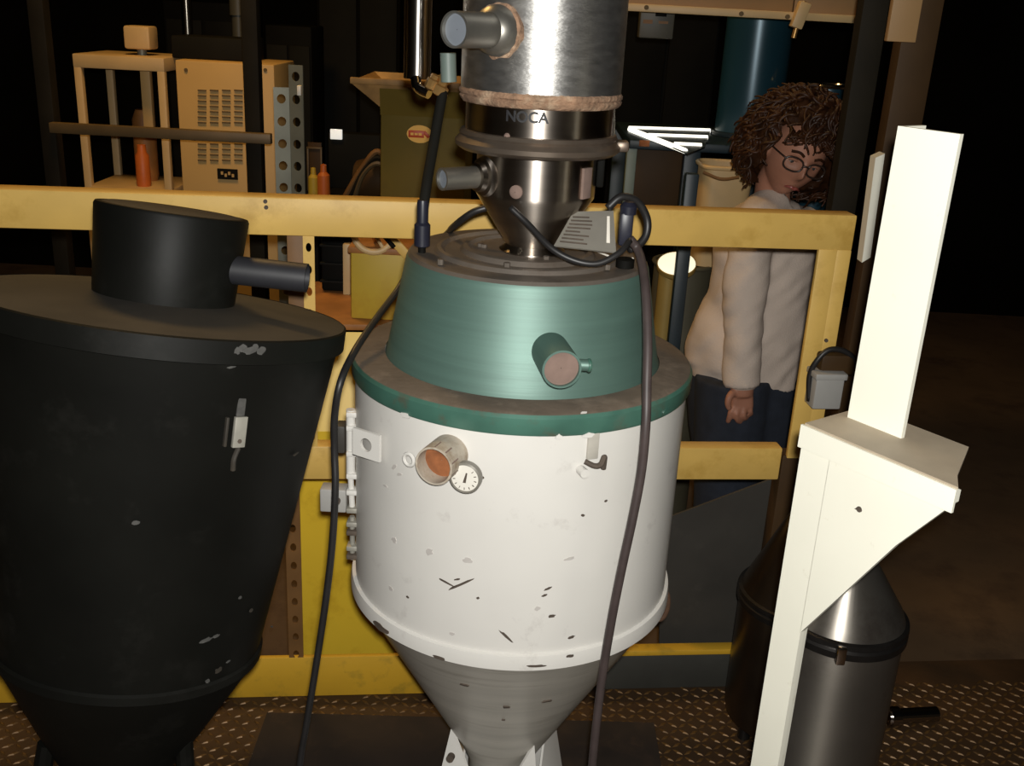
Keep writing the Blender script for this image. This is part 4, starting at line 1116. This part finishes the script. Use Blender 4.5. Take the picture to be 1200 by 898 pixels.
# olive drum, beige bin on it, lit round work lamp
a, b = atY(772, 318, 3.14), atY(846, 318, 3.14)
zd = (a.z + b.z) / 2; cx = (a.x + b.x) / 2; R_ = (b.x - a.x) / 2
dr = thing('olive_drum', 'dark olive steel drum under the beige bin behind the railing', 'drum', (cx, 3.26, ZF))
obj('shell', lathe([(R_, 0), (R_, .2), (R_ + .006, .21), (R_, .22), (R_, .5), (R_ + .006, .51), (R_, .52), (R_, zd - ZF)], (cx, 3.26, ZF), (0, 0, 1), 56, True, True), 'olive_dark', dr)
obj('rim', torus((cx, 3.26, zd), (0, 0, 1), R_, .008, 56, 8), 'olive_dark', dr)
a, b = atY(822, 196, 3.18), atY(884, 196, 3.18); zt2 = a.z
c, d = atY(810, 312, 3.18), atY(868, 312, 3.18)
bi = thing('bin', 'beige plastic bin with rim and strap standing on the olive drum', 'bin', ((c.x + d.x) / 2, 3.26, zd + .008))
bb = BM()
cx1, cx0 = (a.x + b.x) / 2 + .01, (c.x + d.x) / 2 + .0
w1, w0 = (b.x - a.x) / 2, (d.x - c.x) / 2
R4 = []
for (cx_, w_, z_) in ((cx0, w0 * .9, zd + .006), (cx1, w1, zt2), (cx1, w1 - .006, zt2), (cx0, w0 * .9 - .006, zd + .02)):
    ring = []
    for i in range(32):
        t_ = 2 * pi * i / 32; ex = .45
        x_ = w_ * math.copysign(abs(cos(t_)) ** ex, cos(t_)); y_ = .085 * w_ / w1 * math.copysign(abs(sin(t_)) ** ex, sin(t_))
        ring.append(bb.verts.new((cx_ + x_, 3.26 + y_, z_)))
    R4.append(ring)
for r0, r1 in zip(R4, R4[1:]):
    for i in range(32):
        j = (i + 1) % 32; bb.faces.new((r0[i], r0[j], r1[j], r1[i]))
bb.faces.new(R4[0][::-1]); bb.faces.new(R4[-1])
obj('body', bb, 'cream', bi)
rim_pts = [v for v in [Vector((cx1 + (w1 + .003) * math.copysign(abs(cos(2 * pi * i / 32)) ** .45, cos(2 * pi * i / 32)), 3.26 + .088 * math.copysign(abs(sin(2 * pi * i / 32)) ** .45, sin(2 * pi * i / 32)), zt2)) for i in range(33)]]
obj('rim', tube(rim_pts, .007, 8, 1), 'cream', bi)
obj('strap', tube([atY(824, 202, 3.165), atY(845, 210, 3.15), atY(866, 208, 3.155)], .005, 8), 'brown_angle', bi)
# round lamp on a tan pole
lc_ = atY(793, 309, 3.0)
wl = thing('work_lamp', 'round lit work lamp on a tan stand behind the white hopper', 'lamp', (lc_.x, 3.0, ZF))
aim = Vector((-.10, -.42, .90)).normalized()
obj('lens', lathe([(.056, 0), (.052, .003), (.03, .005), (.0005, .006)], lc_, aim, 40), 'work_lamp', wl)
obj('housing', lathe([(.0565, .002), (.059, 0), (.059, -.012), (.045, -.03), (.0005, -.035)], lc_, aim, 40), 'tan_drum', wl)
pb = Vector((lc_.x - .02, 3.0, 0))
obj('pole', cyl((pb.x, pb.y, ZF), (pb.x, pb.y, lc_.z - .025), .034, .030, 24), 'tan_drum', wl)
obj('base', lathe([(.08, 0), (.08, .012), (.03, .03)], (pb.x, pb.y, ZF), (0, 0, 1), 32, True, True), 'tan_drum', wl)
# dark blue upright in front of the drum
a, b = atY(791, 330, 2.85), atY(806, 330, 2.85)
tag(obj('blue_post', box(((a.x + b.x) / 2, 2.87, (ZF + 1.10) / 2), (b.x - a.x, .035, 1.10 - ZF), None, .003), 'blue_frame'), 'slim dark blue upright standing before the olive drum', 'post')

# ================================================================ WOMAN
YW = 2.78
pw_ = thing('person', 'person with curly brown hair and glasses in cream sweater looking down behind railing', 'person', (atY(872, 440, YW).x, YW, ZF))

def loft(rings, seg=40, power=.85, cap=True, bm=None):
    """rings: (centre, half width x, half depth y, lean)"""
    bm = bm or BM(); R = []
    for c, hx, hy in rings:
        ring = []
        for i in range(seg):
            t_ = 2 * pi * i / seg
            x_ = hx * math.copysign(abs(cos(t_)) ** power, cos(t_)); y_ = hy * math.copysign(abs(sin(t_)) ** power, sin(t_))
            ring.append(bm.verts.new(Vector(c) + Vector((x_, y_, 0))))
        R.append(ring)
    for a, b in zip(R, R[1:]):
        for i in range(seg):
            j = (i + 1) % seg; bm.faces.new((a[i], a[j], b[j], b[i]))
    if cap:
        bm.faces.new(R[0][::-1]); bm.faces.new(R[-1])
    return bm
def rings_from(px_rows, Y, depth, grow=0.0):
    out = []
    for (y_, l, r_), dp in zip(px_rows, depth):
        a, b = atY(l, y_, Y), atY(r_, y_, Y); c = (a + b) / 2
        out.append((Vector((c.x, Y + .02, c.z)), max((b.x - a.x) / 2 + grow, .01), dp + grow))
    return out
def fuse(bm, voxel, smooth_it, name='fused'):
    bmesh.ops.recalc_face_normals(bm, faces=bm.faces[:])
    me = bpy.data.meshes.new(name); bm.to_mesh(me); bm.free()
    o = bpy.data.objects.new(name, me); C.objects.link(o)
    m = o.modifiers.new('r', 'REMESH'); m.mode = 'VOXEL'; m.voxel_size = voxel
    if smooth_it:
        s_ = o.modifiers.new('s', 'SMOOTH'); s_.iterations = smooth_it; s_.factor = .5
    bpy.context.view_layer.update()
    out = bpy.data.meshes.new_from_object(o.evaluated_get(bpy.context.evaluated_depsgraph_get()))
    bpy.data.objects.remove(o); return out

torso_rows = [(236, 884, 925), (244, 872, 940), (256, 858, 950), (275, 846, 955), (300, 838, 957), (330, 836, 955), (355, 830, 953), (380, 816, 950), (402, 806, 946), (424, 803, 943), (444, 810, 941)]
torso_dep = [.055, .085, .115, .13, .135, .13, .13, .135, .14, .14, .135]
# head frame: looks to the right of the picture, down, and tilts
HC = atY(932, 180, YW - .03)
face = (Vector((.10, -1, 0)).normalized() * .95 + Vector((0, 0, -.22))).normalized()
side0 = face.cross(Vector((0, 0, 1))).normalized()          # viewer's right-hand direction
side0 = -side0 if side0.x < 0 else side0
side = (side0 * cos(radians(17)) - Vector((0, 0, 1)) * sin(radians(17))).normalized()
side = (side - face * side.dot(face)).normalized()
hup = side.cross(face); hup = hup if hup.z > 0 else -hup
HM = Matrix((side, face, hup)).transposed()                 # local x = side, y = face, z = up
def hp(x, y, z): return HC + HM @ Vector((x, y, z))
def head_point(u, v):
    """u longitude (0 = face), v latitude"""
    x = cos(v) * sin(u); y = cos(v) * cos(u); z = sin(v)
    X, Y_, Z = x * .074, y * .090, z * .112
    if Z < 0:
        k = -Z / .112
        X *= 1 - .34 * k * k; 
        if y < 0: Y_ *= 1 - .45 * k
        else: Y_ *= 1 - .06 * k
    if y > 0: Y_ = Y_ * .97
    def gs(cx, cz, sx, sz): return math.exp(-((X - cx) / sx) ** 2 - ((Z - cz) / sz) ** 2)
    if y > 0:
        Y_ += .020 * gs(0, -.030, .010, .013) + .013 * gs(0, -.012, .0075, .020)       # nose
        Y_ += .004 * gs(0, .022, .045, .010)                                           # brow
        Y_ -= .012 * gs(.031, .0, .016, .011) + .012 * gs(-.031, .0, .016, .011)       # eye sockets
        Y_ += .005 * gs(0, -.062, .020, .006) + .004 * gs(0, -.070, .017, .005)        # lips
        Y_ -= .004 * gs(0, -.0655, .022, .0025)
        Y_ += .006 * gs(0, -.095, .018, .012)                                          # chin
        Y_ += .004 * gs(.045, -.030, .018, .018) + .004 * gs(-.045, -.030, .018, .018) # cheeks
    return X, Y_, Z
body = BM()
NU, NV = 72, 56; G = []
for j in range(NV + 1):
    v = -pi / 2 + pi * j / NV
    G.append([body.verts.new(hp(*head_point(2 * pi * i / NU, v))) for i in range(NU)])
for j in range(NV):
    for i in range(NU):
        k = (i + 1) % NU; body.faces.new((G[j][i], G[j][k], G[j + 1][k], G[j + 1][i]))
bmesh.ops.remove_doubles(body, verts=body.verts[:], dist=1e-5)
# ears
for sx in (-1, 1):
    add_lathe(body, [(.0005, -.006), (.018, -.004), (.020, .003), (.014, .006), (.0005, .004)], hp(sx * .074, -.008, -.012), (HM @ Vector((sx, -.35, .1))), 18)
nb = atY(906, 242, YW)
add_tube(body, [hp(0, -.018, -.05), hp(0, -.03, -.10), nb + Vector((0, .02, -.02)), nb + Vector((-.005, .03, -.12))], lambda t_: .048 + .03 * max(0, t_ - .5), 24, 6)
loft(rings_from(torso_rows[2:], YW, torso_dep[2:], -.018), 36, bm=body)
sh = atY(884, 262, YW - .095); el = atY(872, 352, YW - .125); wr = atY(870, 452, YW - .155)
add_tube(body, [sh + Vector((.05, .10, .0)), sh, el, wr, wr + (wr - el).normalized() * .03], lambda t_: .052 - .027 * t_, 20, 6)
sh2 = atY(945, 270, YW + .12); el2 = atY(952, 352, YW + .15); wr2 = atY(945, 440, YW + .10)
add_tube(body, [sh2 + Vector((-.04, -.06, 0)), sh2, el2, wr2, wr2 + Vector((0, -.01, -.06))], lambda t_: .050 - .024 * t_, 20, 6)
# legs and feet
hipz = atY(872, 450, YW).z; hx = atY(872, 450, YW).x
legs = []
for k, (ox, oy) in enumerate(((-.055, -.075), (.050, .085))):
    hpz = Vector((hx + ox * .8, YW + .02 + oy, hipz + .04)); kn = Vector((hx + ox + .03, YW + oy, ZF + .48)); an = Vector((hx + ox - .01, YW + .02 + oy, ZF + .09))
    legs.append((hpz, kn, an))
    add_tube(body, [hpz, hpz.lerp(kn, .5), kn, kn.lerp(an, .45), an, an - Vector((0, 0, .04))], lambda t_: .085 - .055 * t_, 20, 6)
    add_tube(body, [an + Vector((-.03, 0, -.05)), an + Vector((.06, -.01, -.06)), an + Vector((.15, -.03, -.068))], lambda t_: .032 - .012 * t_, 16, 6)
# near hand: palm, four fingers and thumb
P_ = lambda px, py, dy=0: atY(px, py, YW - .158 + dy)
def finger(pts, r0, r1):
    add_tube(body, pts, lambda t_: r0 + (r1 - r0) * t_, 12, 5)
for dx in (-7, -2, 4, 9):
    add_tube(body, [P_(870 + dx * .6, 452), P_(869 + dx * .9, 464, -.004), P_(868 + dx * 1.05, 476, -.004)], .0135, 12, 5)
finger([P_(862, 475, -.006), P_(857, 482, -.014), P_(855, 489, -.012), P_(853, 495, -.004)], .0095, .0070)
finger([P_(867, 477, -.006), P_(863, 485, -.018), P_(864, 492, -.012), P_(868, 495, .004)], .0098, .0072)
finger([P_(873, 476, -.004), P_(871, 485, -.016), P_(873, 490, -.006), P_(876, 488, .010)], .0095, .0070)
finger([P_(879, 473, .002), P_(879, 481, -.008), P_(880, 485, .004), P_(880, 482, .016)], .0088, .0064)
finger([P_(861, 458, -.012), P_(855, 465, -.026), P_(853, 473, -.030), P_(855, 480, -.028)], .0115, .0080)
# far hand
fh = wr2 + Vector((0, -.01, -.05))
for k in range(4):
    add_tube(body, [fh + Vector((-.02 + k * .013, 0, 0)), fh + Vector((-.02 + k * .014, -.006, -.05)), fh + Vector((-.018 + k * .014, -.02, -.085 + abs(k - 1.5) * .006))], lambda t_: .0115 - .004 * t_, 10, 5)
add_tube(body, [fh + Vector((-.024, -.005, .01)), fh + Vector((-.038, -.02, -.02)), fh + Vector((-.036, -.028, -.045))], lambda t_: .012 - .004 * t_, 10, 5)
skin = obj('body', fuse(body, .0042, 2), 'skin', pw_, angle=None)

# sweater
sw = BM()
loft(rings_from(torso_rows, YW, torso_dep), 56, .92, bm=sw)
add_tube(sw, [sh + Vector((.06, .09, .015)), sh + Vector((.012, .02, .0)), sh + Vector((-.004, -.012, -.04)), el, wr.lerp(el, .45), wr], lambda t_: .066 - .016 * t_ - .012 * max(0, t_ - .7), 28, 8)
add_tube(sw, [sh2 + Vector((-.06, -.07, .01)), sh2, el2, wr2], lambda t_: .064 - .02 * t_, 24, 8)
add_torus(sw, nb + Vector((.008, .008, .006)), (.25, -.15, 1), .052, .014, 32, 10)
me = fuse(sw, .006, 5)
cn = [(v.co.copy(), v.normal.copy()) for v in me.vertices]
for v, (p, vn) in zip(me.vertices, cn):     # soft folds of the knit
    f1 = noise.noise(Vector((p.x * 7, p.y * 7, p.z * 13 + p.x * 9)))
    f2 = noise.noise(Vector((p.x * 16 + 4, p.y * 16, p.z * 26 - p.x * 20)))
    v.co = p + vn * (.010 * f1 + .005 * f2)
swo = obj('sweater', me, 'knit', pw_, angle=None)
cuff = BM(); dcf = (wr - el).normalized()
obj('cuff', lathe([(.036, -.05), (.040, -.04), (.0395, .0), (.034, .006), (.030, .0)], wr, dcf, 32), 'knit', swo)
hem = rings_from([torso_rows[-1]], YW, [.137])[0]
# trousers
tr = BM()
hiprows = [(418, 812, 940), (440, 808, 942), (470, 806, 940), (505, 808, 936), (530, 812, 930)]
loft(rings_from(hiprows, YW, [.12, .135, .135, .13, .12]), 40, .9, bm=tr)
for hpz, kn, an in legs:
    add_tube(tr, [hpz, hpz.lerp(kn, .5), kn, kn.lerp(an, .5), an], lambda t_: .108 - .034 * t_, 24, 6)
obj('trousers', fuse(tr, .008, 3), 'denim', pw_, angle=None)
for hpz, kn, an in legs:
    sb_ = BM()
    add_tube(sb_, [an + Vector((-.055, .0, -.052)), an + Vector((0, 0, -.045)), an + Vector((.08, -.015, -.052)), an + Vector((.17, -.035, -.064))], lambda t_: .036 - .012 * t_ ** 2, 18, 6)
    for v in sb_.verts: v.co.z = max(v.co.z, ZF)
    obj('shoe', sb_, 'black_shoe', pw_)
# face details
for sx in (-1, 1):
    eo = obj('eye', lathe([(.0005, -.010), (.008, -.007), (.0105, 0), (.008, .007), (.0005, .010)], hp(sx * .031, .063, -.001), HM @ Vector((0, 1, 0)), 20), 'eye_white', skin)
    obj('iris', lathe([(.0048, .009), (.0005, .0108)], hp(sx * .031, .063, -.004), HM @ Vector((0, 1, -.15)), 16), 'ink', eo)
    obj('eyelid', tube([hp(sx * .019, .073, .001), hp(sx * .031, .0755, .0045), hp(sx * .043, .070, .001)], .0048, 8), 'skin', skin)
    obj('eyebrow', tube([hp(sx * .015, .088, .020), hp(sx * .030, .086, .026), hp(sx * .048, .075, .021)], .0036, 8), 'hair', skin)
obj('lips', tube([hp(-.021, .079, -.068), hp(-.008, .0885, -.0635), hp(0, .0885, -.065), hp(.008, .0885, -.0635), hp(.021, .079, -.068)], lambda t_: .0022 + .0028 * sin(pi * t_), 10), 'lip', skin)
gb = BM()
fr_n = HM @ Vector((0, 1, 0))
for sx in (-1, 1):
    pts = []
    for i in range(25):
        t_ = 2 * pi * i / 24
        pts.append(hp(sx * .033 + .0255 * math.copysign(abs(cos(t_)) ** .8, cos(t_)), .094 - .010 * abs(sx * .033 + .0255 * cos(t_)) / .058, -.006 + .0175 * math.copysign(abs(sin(t_)) ** .8, sin(t_))))
    add_tube(gb, pts, .0026, 8, 2)
    add_tube(gb, [hp(sx * .058, .083, .002), hp(sx * .070, .05, .003), hp(sx * .077, .0, .002)], .0024, 8, 4)
add_tube(gb, [hp(-.009, .094, -.003), hp(0, .096, .0), hp(.009, .094, -.003)], .0026, 8, 4)
gso = obj('glasses', gb, 'glasses_frame', pw_, angle=None)
for sx in (-1, 1):
    obj('lens', lathe([(.0235, 0), (.0005, .0006)], hp(sx * .033, .0905, -.006), HM @ Vector((sx * .15, 1, 0)), 28), 'lens', gso)
# curly hair: lumpy cap plus loose curls
hb_ = BM()
bmesh.ops.create_icosphere(hb_, subdivisions=5, radius=1.0)
dead = []
for v in hb_.verts:
    d_ = v.co.copy()
    X, Y_, Z = d_.x, d_.y, d_.z
    r_ = .108 + .022 * max(0, Z) + .012 * (1 - abs(Z))
    lump = .012 * noise.noise(d_ * 5 + Vector((3, 1, 2))) + .008 * noise.noise(d_ * 11)
    R3 = r_ + lump
    sd_ = 1.10 + .16 * max(0, min(1, .5 - Z))
    P3 = Vector((X * R3 * sd_, Y_ * R3 * 1.02 - .022, Z * R3 * 1.10 + .006))
    if Y_ > .1 and Z < .52:                      # open around the face
        wf = .40 + .28 * max(0, Z + .2)
        if abs(X) < .66 + .05 * noise.noise(d_ * 6) and Z > -1:
            dead.append(v)
    v.co = hp(*P3)
bmesh.ops.delete(hb_, geom=dead, context='VERTS')
bmesh.ops.recalc_face_normals(hb_, faces=hb_.faces[:])
rnd = random.Random(5)
for k in range(430):
    while True:
        d_ = Vector((rnd.gauss(0, 1), rnd.gauss(0, 1), rnd.gauss(0, 1))).normalized()
        if d_.y > .12 and d_.z < .50 and abs(d_.x) < .70: continue
        if d_.z < -.78: continue
        break
    r_ = .108 + .022 * max(0, d_.z) + .012 * (1 - abs(d_.z))
    base_ = Vector((d_.x * r_ * (1.10 + .16 * max(0, min(1, .5 - d_.z))), d_.y * r_ * 1.02 - .022, d_.z * r_ * 1.10 + .006))
    drop = Vector((rnd.gauss(0, .3), rnd.gauss(0, .3), -1)); drop = (drop - d_ * drop.dot(d_)).normalized()
    tang = d_.cross(drop); ln_ = rnd.uniform(.05, .10); rc = rnd.uniform(.007, .014); ph = rnd.uniform(0, 6.28); pts = []
    for i in range(9):
        t_ = i / 8; a_ = ph + t_ * 6.5
        q_ = base_ + drop * (ln_ * (t_ - .3)) + d_ * (.004 + rc * (1 + cos(a_)) * .7) + tang * (rc * sin(a_))
        pts.append(hp(*q_))
    add_tube(hb_, pts, lambda t_: .0056 * (1 - .6 * t_), 6, 2)
# fringe
for k in range(60):
    x_ = rnd.uniform(-.062, .062)
    a_ = Vector((x_, .075 + rnd.uniform(-.01, .012) - abs(x_) * .3, .098 - abs(x_) * .5)); pts = []
    for i in range(6):
        t_ = i / 5; pts.append(hp(a_.x + .010 * sin(k + t_ * 7) + x_ * .15 * t_, a_.y + .022 * sin(t_ * 2.4), a_.z - .036 * t_))
    add_tube(hb_, pts, lambda t_: .004 * (1 - .5 * t_), 5, 2)
obj('hair', hb_, 'hair', pw_, angle=None, recalc=False)
